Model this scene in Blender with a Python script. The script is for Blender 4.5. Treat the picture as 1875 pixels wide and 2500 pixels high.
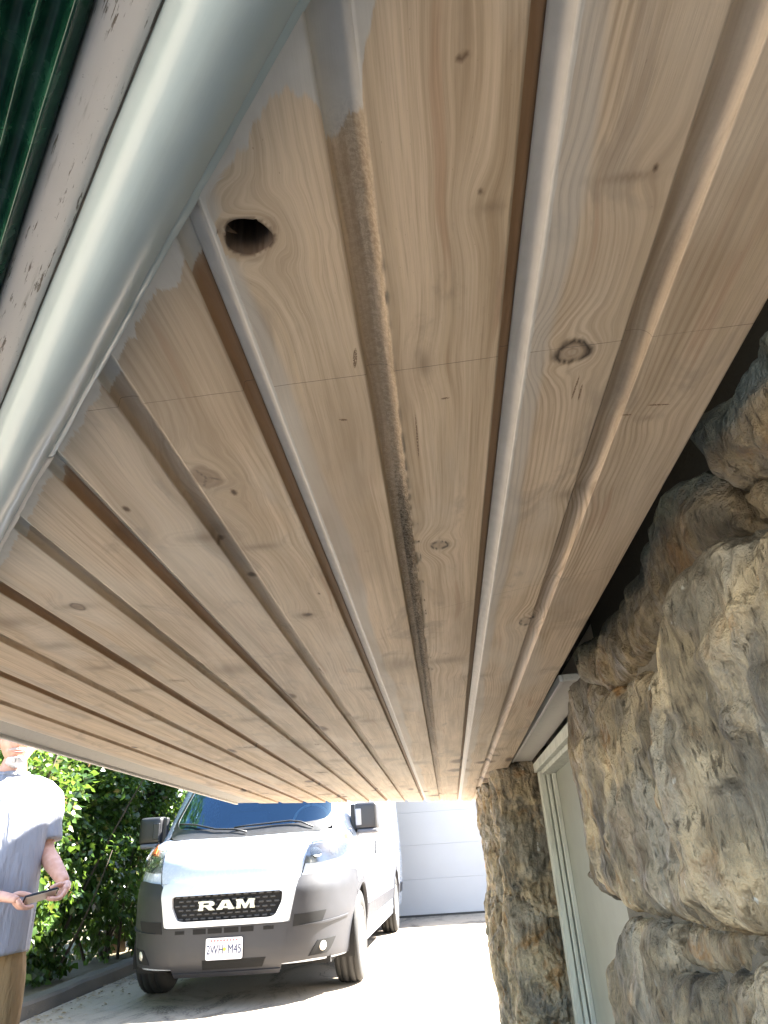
import bpy, bmesh, math, random
import numpy as np
from mathutils import Vector, Matrix

# ------------------------------------------------------------------ camera, light
for o in list(bpy.data.objects): bpy.data.objects.remove(o)
S = bpy.context.scene
C = S.collection
CZ = 1.03                                            # height of the lens above the drive
def cam_axes(yaw, pitch, roll):
    cy, sy, cp, sp, cr, sr = math.cos(yaw), math.sin(yaw), math.cos(pitch), math.sin(pitch), math.cos(roll), math.sin(roll)
    f = Vector((-sy*cp, cy*cp, sp)); r0 = Vector((cy, sy, 0)); u0 = r0.cross(f)
    return cr*r0 + sr*u0, -sr*r0 + cr*u0, f
cr_, cu_, cf_ = cam_axes(math.radians(3.15), math.radians(27.25), math.radians(-3.86))
cd = bpy.data.cameras.new('camera'); cam = bpy.data.objects.new('camera', cd); C.objects.link(cam)
cam.matrix_world = Matrix(((cr_.x, cu_.x, -cf_.x, 0), (cr_.y, cu_.y, -cf_.y, 0), (cr_.z, cu_.z, -cf_.z, CZ), (0, 0, 0, 1)))
cd.sensor_fit = 'VERTICAL'; cd.sensor_height = 36; cd.lens = 1690/2500*36
cd.clip_start = 0.02; cd.clip_end = 2000
S.camera = cam

SUN_EL = math.radians(48); SUN_H = Vector((0.90, 0.436))      # horizontal direction towards the sun
w = bpy.data.worlds.new('World'); S.world = w; w.use_nodes = True
nt = w.node_tree; bg = nt.nodes['Background']
sky = nt.nodes.new('ShaderNodeTexSky'); sky.sky_type = 'NISHITA'; sky.sun_disc = False
sky.sun_elevation = SUN_EL; sky.sun_rotation = math.atan2(SUN_H.x, SUN_H.y)
nt.links.new(sky.outputs[0], bg.inputs[0]); bg.inputs[1].default_value = 0.052
sd = bpy.data.lights.new('sun', 'SUN'); sd.energy = 5.0; sd.angle = math.radians(0.6); sd.color = (1, .95, .87)
sun = bpy.data.objects.new('sun', sd); C.objects.link(sun)
sdir = Vector((SUN_H.x*math.cos(SUN_EL), SUN_H.y*math.cos(SUN_EL), math.sin(SUN_EL)))
sun.rotation_euler = sdir.to_track_quat('Z', 'Y').to_euler(); sun.location = (6, 4, 9)
S.view_settings.view_transform = 'Standard'; S.view_settings.look = 'None'
S.view_settings.exposure = 4.15; S.view_settings.gamma = 1
S.render.engine = 'CYCLES'
S.cycles.max_bounces = 10; S.cycles.diffuse_bounces = 6; S.cycles.transparent_max_bounces = 12
S.cycles.use_denoising = True
S.cycles.sample_clamp_indirect = 8

# ------------------------------------------------------------------ helpers
def tag(o, label=None, cat=None, group=None, kind=None):
    if label: o['label'] = label
    if cat: o['category'] = cat
    if group: o['group'] = group
    if kind: o['kind'] = kind
    return o
def empty(name, loc=(0, 0, 0), rot=(0, 0, 0)):
    o = bpy.data.objects.new(name, None); C.objects.link(o); o.location = loc; o.rotation_euler = rot
    o.empty_display_size = .1
    return o
def mesh_np(name, V, F, mat=None, parent=None, smooth=True, attrs=None, uvless=True):
    me = bpy.data.meshes.new(name)
    V = np.asarray(V, float)
    if isinstance(F, np.ndarray):
        n = F.shape[0]; k = F.shape[1]
        me.vertices.add(len(V)); me.vertices.foreach_set('co', V.astype(np.float32).ravel())
        me.loops.add(n*k); me.loops.foreach_set('vertex_index', F.astype(np.int32).ravel())
        me.polygons.add(n); me.polygons.foreach_set('loop_start', np.arange(0, n*k, k, dtype=np.int32))
        me.update(calc_edges=True); me.validate()
    else:
        me.from_pydata([tuple(v) for v in V], [], [tuple(f) for f in F]); me.update()
    if attrs:
        for an, arr in attrs.items():
            a = me.attributes.new(an, 'FLOAT_COLOR', 'POINT'); a.data.foreach_set('color', np.asarray(arr, np.float32).ravel())
    if smooth: me.polygons.foreach_set('use_smooth', np.ones(len(me.polygons), bool))
    o = bpy.data.objects.new(name, me); C.objects.link(o)
    if mat: me.materials.append(mat)
    if parent: o.parent = parent
    return o
def bm_obj(name, bm, mat=None, parent=None, smooth=False, bevel=0, angle=None):
    me = bpy.data.meshes.new(name)
    bmesh.ops.recalc_face_normals(bm, faces=bm.faces)
    bm.to_mesh(me); bm.free()
    if smooth: me.polygons.foreach_set('use_smooth', np.ones(len(me.polygons), bool))
    o = bpy.data.objects.new(name, me); C.objects.link(o)
    if mat:
        for m in (mat if isinstance(mat, (list, tuple)) else [mat]): me.materials.append(m)
    if parent: o.parent = parent
    if bevel:
        b = o.modifiers.new('bevel', 'BEVEL'); b.width = bevel; b.segments = 3; b.limit_method = 'ANGLE'; b.angle_limit = math.radians(35)
    return o
def box_bm(bm, lo, hi, rot=None):
    vs = [bm.verts.new((x, y, z)) for x in (lo[0], hi[0]) for y in (lo[1], hi[1]) for z in (lo[2], hi[2])]
    for f in ((0, 1, 3, 2), (4, 6, 7, 5), (0, 4, 5, 1), (2, 3, 7, 6), (0, 2, 6, 4), (1, 5, 7, 3)):
        bm.faces.new([vs[i] for i in f])
    return vs
def box(name, lo, hi, mat, parent=None, bevel=0):
    bm = bmesh.new(); box_bm(bm, lo, hi); return bm_obj(name, bm, mat, parent, bevel=bevel)
def grid_faces(nu, nv):
    i = np.arange((nu-1)*(nv-1)); a = i//(nv-1); b = i % (nv-1)
    p = a*nv+b
    return np.stack([p, p+1, p+nv+1, p+nv], 1)

def _hash(ix, iy, iz, seed):
    h = (ix.astype(np.int64)*374761393 + iy.astype(np.int64)*668265263 + iz.astype(np.int64)*2147483647 + seed*1274126177) & 0xffffffff
    h = ((h ^ (h >> 13))*1274126177) & 0xffffffff
    h = (h ^ (h >> 16)) & 0xffffff
    return h/float(0xffffff)*2-1
def vnoise(P, seed=0):
    P = np.asarray(P, float); I = np.floor(P).astype(np.int64); f = P-I; f = f*f*f*(f*(f*6-15)+10)
    r = 0
    for dx in (0, 1):
        for dy in (0, 1):
            for dz in (0, 1):
                wgt = (f[:, 0] if dx else 1-f[:, 0])*(f[:, 1] if dy else 1-f[:, 1])*(f[:, 2] if dz else 1-f[:, 2])
                r = r + wgt*_hash(I[:, 0]+dx, I[:, 1]+dy, I[:, 2]+dz, seed)
    return r
def fbm(P, seed=0, oct=4, ridged=False, gain=.5):
    P = np.asarray(P, float); a = 1; s = 0; t = 0
    for i in range(oct):
        n = vnoise(P*(2.03**i)+i*17.3, seed+i)
        if ridged: n = 1-2*np.abs(n)
        s = s+a*n; t += a; a *= gain
    return s/t

# ---- node material helpers
class NT:
    def __init__(self, name):
        self.m = bpy.data.materials.new(name); self.m.use_nodes = True; self.t = self.m.node_tree
        self.b = self.t.nodes['Principled BSDF']; self.out = self.t.nodes['Material Output']
    def n(self, typ, **kw):
        nd = self.t.nodes.new(typ)
        for k, v in kw.items(): setattr(nd, k, v)
        return nd
    def set(self, sock, v):
        if hasattr(v, 'is_output') or isinstance(v, bpy.types.NodeSocket): self.t.links.new(v, sock)
        elif v is not None: sock.default_value = v
    def math(self, op, a, b=None, c=None, clamp=False):
        nd = self.n('ShaderNodeMath', operation=op, use_clamp=clamp)
        self.set(nd.inputs[0], a)
        if b is not None: self.set(nd.inputs[1], b)
        if c is not None: self.set(nd.inputs[2], c)
        return nd.outputs[0]
    def mix(self, f, a, b, mode='MIX'):
        nd = self.n('ShaderNodeMix', data_type='RGBA', blend_type=mode)
        self.set(nd.inputs[0], f)
        for i, v in ((6, a), (7, b)):
            if isinstance(v, tuple) and len(v) == 3: v = (*v, 1)
            self.set(nd.inputs[i], v)
        return nd.outputs[2]
    def noise(self, vec, scale=1, detail=3, rough=.5, dist=0):
        nd = self.n('ShaderNodeTexNoise'); 
        if vec is not None: self.set(nd.inputs['Vector'], vec)
        nd.inputs['Scale'].default_value = scale; nd.inputs['Detail'].default_value = detail
        nd.inputs['Roughness'].default_value = rough; nd.inputs['Distortion'].default_value = dist
        return nd.outputs[0]
    def ramp(self, f, *stops):
        nd = self.n('ShaderNodeMapRange', interpolation_type='SMOOTHSTEP'); self.set(nd.inputs[0], f)
        nd.inputs[1].default_value, nd.inputs[2].default_value = stops[0], stops[1]
        nd.inputs[3].default_value, nd.inputs[4].default_value = (stops[2:] if len(stops) > 2 else (0, 1))
        return nd.outputs[0]
    def coord(self, which='Object'):
        return self.n('ShaderNodeTexCoord').outputs[which]
    def pos(self): return self.n('ShaderNodeNewGeometry').outputs['Position']
    def sep(self, v):
        nd = self.n('ShaderNodeSeparateXYZ'); self.set(nd.inputs[0], v); return nd.outputs
    def comb(self, x, y, z=0):
        nd = self.n('ShaderNodeCombineXYZ')
        for i, v in enumerate((x, y, z)): self.set(nd.inputs[i], v)
        return nd.outputs[0]
    def scale(self, v, s):
        nd = self.n('ShaderNodeVectorMath', operation='MULTIPLY'); self.set(nd.inputs[0], v); nd.inputs[1].default_value = s
        return nd.outputs[0]
    def attr(self, name):
        nd = self.n('ShaderNodeAttribute', attribute_name=name); return nd
    def bump(self, h, strength=.3, dist=.01, normal=None):
        nd = self.n('ShaderNodeBump'); nd.inputs['Strength'].default_value = strength; nd.inputs['Distance'].default_value = dist
        self.set(nd.inputs['Height'], h)
        if normal is not None: self.set(nd.inputs['Normal'], normal)
        return nd.outputs[0]
    def fin(self, col=None, rough=None, bump=None, metal=None, spec=None):
        if isinstance(col, tuple) and len(col) == 3: col = (*col, 1)
        if col is not None: self.set(self.b.inputs['Base Color'], col)
        if rough is not None: self.set(self.b.inputs['Roughness'], rough)
        if metal is not None: self.set(self.b.inputs['Metallic'], metal)
        if spec is not None: self.set(self.b.inputs['Specular IOR Level'], spec)
        if bump is not None: self.t.links.new(bump, self.b.inputs['Normal'])
        return self.m
def plain(name, col, rough=.5, metal=0, var=.12, scale=9, bump=.0, bscale=80, coat=0, spec=None):
    m = NT(name); co = m.coord()
    n = m.noise(co, scale, 4); dark = tuple(c*(1-var) for c in col); light = tuple(min(1, c*(1+var)) for c in col)
    c = m.mix(n, dark, light)
    bn = m.bump(m.noise(co, bscale, 3), bump, .004) if bump else None
    m.fin(c, m.ramp(n, 0, 1, max(0, rough-.06), rough+.06), bn, metal, spec)
    if coat: m.b.inputs['Coat Weight'].default_value = coat; m.b.inputs['Coat Roughness'].default_value = .05
    return m.m

# ------------------------------------------------------------------ ground and drive
def gz(y): return .02*y
SC = .851                                             # the eave, wall and door were measured at .47 m above the lens; they stand at .40 m
def near(e):
    e.location = (e.location.x*SC, e.location.y*SC, CZ+(e.location.z-CZ)*SC); e.scale = (SC, SC, SC); return e
def drive_mat():
    m = NT('drive_concrete'); p = m.coord()
    n1 = m.noise(p, 1.2, 5); n2 = m.noise(p, 60, 4); n3 = m.noise(p, 320, 3)
    c = m.mix(n1, (.27, .222, .172), (.35, .295, .23))
    c = m.mix(m.math('MULTIPLY', m.ramp(n3, .45, .7), .45), c, (.12, .10, .08))
    c = m.mix(m.math('MULTIPLY', m.ramp(n2, .5, .75), .3), c, (.42, .37, .31))
    wp = m.n('ShaderNodeVectorMath', operation='ADD'); m.set(wp.inputs[0], p)
    nn = m.n('ShaderNodeTexNoise'); nn.inputs['Scale'].default_value = 2.2; m.set(nn.inputs['Vector'], p)
    m.set(wp.inputs[1], m.scale(nn.outputs[1], (.9, .9, .9)))
    vo = m.n('ShaderNodeTexVoronoi', feature='DISTANCE_TO_EDGE'); vo.inputs['Scale'].default_value = .42; m.set(vo.inputs['Vector'], wp.outputs[0])
    crack = m.ramp(vo.outputs['Distance'], .0008, .0045, 1, 0)
    crack = m.math('MULTIPLY', crack, m.ramp(m.noise(p, .8, 2), .45, .6))
    dirt = m.ramp(m.noise(m.scale(p, (1.6, .7, 1)), 1.0, 6, .7, .8), .47, .62); grit = m.ramp(n2, .46, .56)
    c = m.mix(m.math('MULTIPLY', dirt, m.math('MULTIPLY_ADD', grit, .62, .30)), c, (.024, .017, .010))
    c = m.mix(m.math('MULTIPLY', crack, .9), c, (.03, .024, .019))
    h = m.math('SUBTRACT', m.math('ADD', n2, n3), m.math('MULTIPLY', crack, 2))
    return m.fin(c, .85, m.bump(h, .35, .004))
def sheet(name, pts, mat, dz=0, kind='structure', sub=1):
    V = [(x, y, gz(y)+dz) for x, y in pts]
    o = mesh_np(name, V, [tuple(range(len(V)))], mat, smooth=False); tag(o, kind=kind); return o
earth = NT('earth'); ep = earth.coord(); earth.fin(earth.mix(earth.noise(ep, 3, 5), (.07, .06, .035), (.16, .13, .08)), .95, earth.bump(earth.noise(ep, 25, 4), .5, .02))
DRIVE = drive_mat()
g = sheet('ground', [(-150, -150), (150, -150), (150, 250), (-150, 250)], earth.m, -.012)
d = sheet('driveway', [(-16, -30), (8, -30), (8, 30), (-4.3, 30), (-3.45, 5.0), (-16, 4.2)], DRIVE, 0)
# kerb along the hedge
KERB = NT('kerb_concrete'); kp = KERB.coord(); kn = KERB.noise(kp, 4, 5)
KERB.fin(KERB.mix(kn, (.05, .045, .038), (.11, .10, .085)), .9, KERB.bump(KERB.noise(kp, 90, 4), .5, .005))
bm = bmesh.new()
prof = [(.06, -.05), (.05, .09), (.03, .115), (-.10, .12), (-.12, .10), (-.12, -.05)]
rows = []
for i in range(56):
    y = 4.9+i*.45; x0 = -3.30-.075*y*0.55 - .0
    rows.append([bm.verts.new((x0+px+.008*math.sin(i*1.7), y, gz(y)+pz+.006*math.sin(i*2.3+px*9))) for px, pz in prof])
for a, b in zip(rows, rows[1:]):
    for k in range(len(prof)-1): bm.faces.new((a[k], a[k+1], b[k+1], b[k]))
for r in (rows[0], rows[-1]): bm.faces.new(r)
kerb = tag(bm_obj('kerb', bm, KERB.m, smooth=False), kind='structure')

# ------------------------------------------------------------------ the eave: boards, moulding, fascia
EZ = CZ+.47                                           # underside of the boards
KN = [('hole',-.1185,.3949,.0195,.0178),('ring',.1766,.5865,.0175,.0161),('ring',.0296,1.0487,.0149,.0148),('gray',-.2728,.767,.0217,.0287),('dot',-.2482,.8113,.004,.0089),('dot',-.4069,.8295,.005,.0093),('dot',-.3142,.9685,.005,.0103),('eye',-.649,1.18,.0126,.0185),('ring',.2174,1.5066,.0165,.0248),('crack',-.0098,1.844,.0141,.0152),('dot',.0566,.2724,.004,.002),('dot',.0734,.3775,.002,.002),('stain',.0838,.3931,.0118,.0058),('stain',.1885,.3793,.0231,.003),('dot',.2077,.3744,.003,.0022),('stain',.29,.7266,.0106,.0043),('stain',.228,.9091,.0252,.0153),('stain',.0207,.5805,.0076,.0236),('stain',-.0851,1.7857,.0541,.0709),('dot',-.2416,1.3331,.0113,.0108),('dot',-.2934,1.8068,.0068,.0273),('dot',-.5635,1.6769,.0092,.0281),('dot',-.5661,1.8848,.0091,.0296),('stain',-.4899,1.6963,.0574,.0574),('dot',-.4214,2.0373,.0161,.0395),('stain',-.4491,2.0578,.0497,.1297),('dot',-.4227,2.5898,.023,.0522),('crack',-.4982,2.9214,.0152,.0217),('dot',-.8524,2.9189,.0156,.0545),('crack',-.753,2.8718,.0647,.0317),('dot',-.7102,3.6149,.008,.0404),('stain',-.1851,2.0192,.0377,.0221),('stain',-.2355,2.5056,.0455,.0367),('stain',-.298,2.4378,.0441,.0311),('crack',-.6668,1.7594,.0222,.011),('stain',-.6263,2.3216,.0542,.043),('stain',-.2695,3.1146,.083,.073),('stain',.0367,1.7796,.0518,.0307),('stain',.1175,1.973,.0381,.0263),('stain',-.5601,2.9085,.0586,.1079),('stain',-.1329,3.7066,.0772,.0672),('stain',-.4893,3.4229,.0785,.0582),('stain',.2682,3.4542,.0648,.0658),('dot',-.3056,1.1291,.0095,.0128),('dot',-.2002,1.2207,.0021,.006),('stain',-.3314,.9414,.0409,.0175),('stain',-.2571,.9928,.0322,.0121),('stain',-.2466,1.3386,.0274,.0226),('dot',-.8724,1.5733,.0074,.0145),('dot',-.8668,1.8139,.0083,.0186),('dot',-1.1601,2.6717,.0116,.028),('stain',-.8042,1.2331,.0502,.0301),('stain',-.7947,1.5878,.0453,.023),('stain',-.804,1.395,.0427,.0296),('stain',-.7964,1.8256,.0403,.0188),('stain',-.9183,2.2125,.0251,.0198),('stain',-.6611,1.1785,.0302,.0167)]
_r = random.Random(5)
for _ in range(42): KN.append((_r.choice(['stain', 'stain', 'dot', 'crack']), _r.uniform(-1.3, .36), _r.uniform(3.4, 6.2), _r.uniform(.02, .06), _r.uniform(.03, .09)))

def wood_mat():
    m = NT('weathered_pine')
    A = m.attr('mA'); B = m.attr('mB'); Cc = m.attr('mC')
    a = m.n('ShaderNodeSeparateColor'); m.set(a.inputs[0], A.outputs['Color'])
    b = m.n('ShaderNodeSeparateColor'); m.set(b.inputs[0], B.outputs['Color'])
    c_ = m.n('ShaderNodeSeparateColor'); m.set(c_.inputs[0], Cc.outputs['Color'])
    knot, paint, fuzz = a.outputs; stain = A.outputs['Alpha']
    gu, gv, tone = b.outputs; ring = B.outputs['Alpha']
    smear, grey, seed = c_.outputs; lines = Cc.outputs['Alpha']
    zs = m.math('MULTIPLY', seed, 37.0)
    v1 = m.comb(m.math('MULTIPLY', gu, 900), m.math('MULTIPLY', gv, 16), zs)
    v2 = m.comb(m.math('MULTIPLY', gu, 70), m.math('MULTIPLY', gv, 1.6), zs)
    v3 = m.comb(m.math('MULTIPLY', gu, 10), m.math('MULTIPLY', gv, 3.2), zs)
    v4 = m.comb(m.math('MULTIPLY', gu, 5), m.math('MULTIPLY', gv, .8), m.math('ADD', zs, 9.0))
    fine = m.noise(v1, 1, 4, .65); mid = m.noise(v2, 1, 4, .6); blot = m.noise(v3, 1, 4, .55); warp = m.noise(v4, 1, 2)
    t = m.math('ADD', m.math('ADD', gu, m.math('MULTIPLY', warp, .11)), m.math('MULTIPLY', mid, .006))
    ph = m.math('MULTIPLY', t, 2*math.pi/.0085)
    s = m.math('POWER', m.math('MULTIPLY_ADD', m.math('SINE', ph), .5, .5), 2.2)
    amp = m.ramp(m.noise(m.comb(m.math('MULTIPLY', gu, 16), m.math('MULTIPLY', gv, 1.1), m.math('ADD', zs, 3.0)), 1, 2), .3, .72)
    rings = m.math('MULTIPLY', s, amp)
    broad = m.noise(m.comb(m.math('MULTIPLY', gu, 34), m.math('MULTIPLY', gv, 1.3), m.math('ADD', zs, 13.0)), 1, 4, .6, .4)
    streak2 = m.noise(m.comb(m.math('MULTIPLY', gu, 190), m.math('MULTIPLY', gv, 3.0), m.math('ADD', zs, 27.0)), 1, 4, .6)
    c = m.mix(m.ramp(blot, .3, .7), (.66, .525, .385), (.58, .485, .37))
    c = m.mix(m.math('MULTIPLY', tone, .8), c, (.65, .495, .34))
    c = m.mix(m.math('MULTIPLY', m.ramp(broad, .40, .68), .55), c, (.31, .225, .13))
    c = m.mix(m.math('MULTIPLY', m.ramp(broad, .22, .40, 1, 0), .45), c, (.60, .455, .28))
    c = m.mix(m.math('MULTIPLY', m.ramp(streak2, .46, .72), .45), c, (.29, .195, .11))
    c = m.mix(m.math('MULTIPLY', m.ramp(streak2, .26, .44, 1, 0), .28), c, (.62, .48, .31))
    c = m.mix(m.math('MULTIPLY', rings, m.math('MULTIPLY_ADD', lines, .5, .16)), c, (.24, .155, .085))
    streak = m.ramp(m.noise(m.comb(m.math('MULTIPLY', gu, 45), m.math('MULTIPLY', gv, 2.4), m.math('ADD', zs, 21.0)), 1, 3), .63, .72)
    c = m.mix(m.math('MULTIPLY', streak, .42), c, (.32, .16, .08))
    c = m.mix(m.math('MULTIPLY', m.ramp(fine, .42, .78), .34), c, (.25, .18, .115))
    c = m.mix(m.math('MULTIPLY', m.ramp(fine, .2, .42, 1, 0), .18), c, (.62, .50, .34))
    damp = m.noise(m.comb(m.math('MULTIPLY', gu, 11), m.math('MULTIPLY', gv, 4.5), m.math('ADD', zs, 33.0)), 1, 5, .62, .8)
    c = m.mix(m.math('MULTIPLY', m.ramp(damp, .54, .68), .52), c, (.25, .195, .145))
    speck = m.ramp(m.noise(m.comb(m.math('MULTIPLY', gu, 420), m.math('MULTIPLY', gv, 160), zs), 1, 2), .74, .80)
    c = m.mix(m.math('MULTIPLY', speck, .45), c, (.16, .10, .06))
    # grey weathering, thin primer left on the face
    c = m.mix(m.math('MULTIPLY', grey, .74), c, (.47, .455, .43))
    g2 = m.ramp(m.noise(m.comb(m.math('MULTIPLY', gu, 7), m.math('MULTIPLY', gv, 2.2), m.math('ADD', zs, 5.0)), 1, 4), .52, .72)
    c = m.mix(m.math('MULTIPLY', g2, .48), c, (.63, .57, .49))
    c = m.mix(m.math('MULTIPLY', m.ramp(m.noise(m.comb(m.math('MULTIPLY', gu, 6), m.math('MULTIPLY', gv, 1.6), m.math('ADD', zs, 41.0)), 1, 4), .54, .66), .38), c, (.33, .25, .175))
    c = m.mix(m.math('MULTIPLY', stain, .85), c, (.15, .105, .07))
    c = m.mix(m.math('MULTIPLY', smear, .9), c, (.235, .115, .045))
    c = m.mix(m.math('MULTIPLY', knot, .85), c, (.12, .07, .04))
    c = m.mix(m.math('MULTIPLY', ring, .97), c, (.022, .013, .009))
    # pencil lines struck across the boards
    P = m.sep(m.scale(m.pos(), (1/SC,)*3)); xx, yy = P[0], P[1]
    wob = m.math('MULTIPLY', m.noise(m.pos(), 60, 2), .0012)
    for (x1, y1, x2, y2, wd, st) in ((-.3484, .6018, .3547, .5702, .00042, .75), (.05, 1.355, .36, 1.205, .0007, .35)):
        L = math.hypot(x2-x1, y2-y1); nx, ny = -(y2-y1)/L, (x2-x1)/L; cc = nx*x1+ny*y1
        dd = m.math('ABSOLUTE', m.math('SUBTRACT', m.math('ADD', m.math('MULTIPLY', xx, nx), m.math('ADD', m.math('MULTIPLY', yy, ny), wob)), cc+.0006))
        k = m.math('MULTIPLY', m.ramp(dd, wd*.5, wd*1.4, 1, 0), m.ramp(m.noise(m.pos(), 22, 2), .25, .5, .4, 1))
        lim = m.math('MULTIPLY', m.math('GREATER_THAN', xx, x1-.03), m.math('LESS_THAN', xx, x2+.02))
        c = m.mix(m.math('MULTIPLY', m.math('MULTIPLY', k, lim), st), c, (.06, .05, .045))
    # torn staple marks and planer nicks
    for (sx, sy, rx, ry, an) in ((-.0771, .667, .0052, .0022, .25), (.0427, .6446, .0052, .0018, -.1), (.296, .70, .014, .0016, .1), (.262, .715, .006, .0016, .1), (-.05, .56, .0022, .016, .15), (.0075, .72, .0012, .05, .0), (.19, .65, .0012, .022, 0.05), (.197, .66, .0012, .016, 0.)):
        ca, sa = math.cos(an), math.sin(an)
        dx = m.math('SUBTRACT', xx, sx); dy = m.math('SUBTRACT', yy, sy)
        uu = m.math('MULTIPLY_ADD', dx, ca/rx, m.math('MULTIPLY', dy, sa/rx)); vv = m.math('MULTIPLY_ADD', dx, -sa/ry, m.math('MULTIPLY', dy, ca/ry))
        r2 = m.math('ADD', m.math('MULTIPLY', uu, uu), m.math('MULTIPLY', vv, vv))
        k = m.math('MULTIPLY', m.ramp(r2, .6, 1.2, 1, 0), m.ramp(m.noise(m.pos(), 700, 2), .36, .48))
        c = m.mix(m.math('MULTIPLY', k, .85), c, (.13, .075, .04))
    # old paint
    pn = m.noise(m.comb(m.math('MULTIPLY', gu, 240), m.math('MULTIPLY', gv, 26), zs), 1, 6, .72)
    pm = m.ramp(m.math('ADD', paint, m.math('MULTIPLY_ADD', pn, .75, -.375)), .42, .58)
    pcol = m.mix(m.noise(m.pos(), 45, 4), (.44, .425, .395), (.62, .60, .565))
    c = m.mix(m.math('MULTIPLY', pm, .93), c, pcol)
    hgt = m.math('ADD', m.math('MULTIPLY', fine, .35), m.math('MULTIPLY', rings, -.2))
    wv = m.math('SINE', m.math('MULTIPLY', m.math('ADD', yy, m.math('MULTIPLY', mid, .02)), 2*math.pi/.021))
    far = m.ramp(yy, 1.2, 3.5); hgt = m.math('ADD', hgt, m.math('MULTIPLY', m.math('MULTIPLY', wv, far), .5))
    bn = m.bump(hgt, .45, .0009)
    fz = m.noise(m.pos(), 260, 5, .8, .6)
    bn2 = m.n('ShaderNodeBump'); bn2.inputs['Distance'].default_value = .035; m.set(bn2.inputs['Strength'], m.math('MULTIPLY', fuzz, .95)); m.set(bn2.inputs['Height'], fz); m.set(bn2.inputs['Normal'], bn)
    c = m.mix(m.math('MULTIPLY', fuzz, m.ramp(fz, .43, .53, .85, 0)), c, (.15, .11, .075)); c = m.mix(m.math('MULTIPLY', fuzz, m.ramp(fz, .50, .58, .05, .85)), c, (.70, .60, .46))
    return m.fin(c, m.math('MULTIPLY_ADD', pm, -.12, .58), bn2.outputs[0], spec=.35)
WOOD = wood_mat()

U = np.array([-.659, .752]); N_ = np.array([-.752, -.659]); S3 = -.1173
def line_y(s, x): return (s+.752*x)/(-.659)
def far_y(x): return 5.15+(x+1.443)*.741

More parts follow.
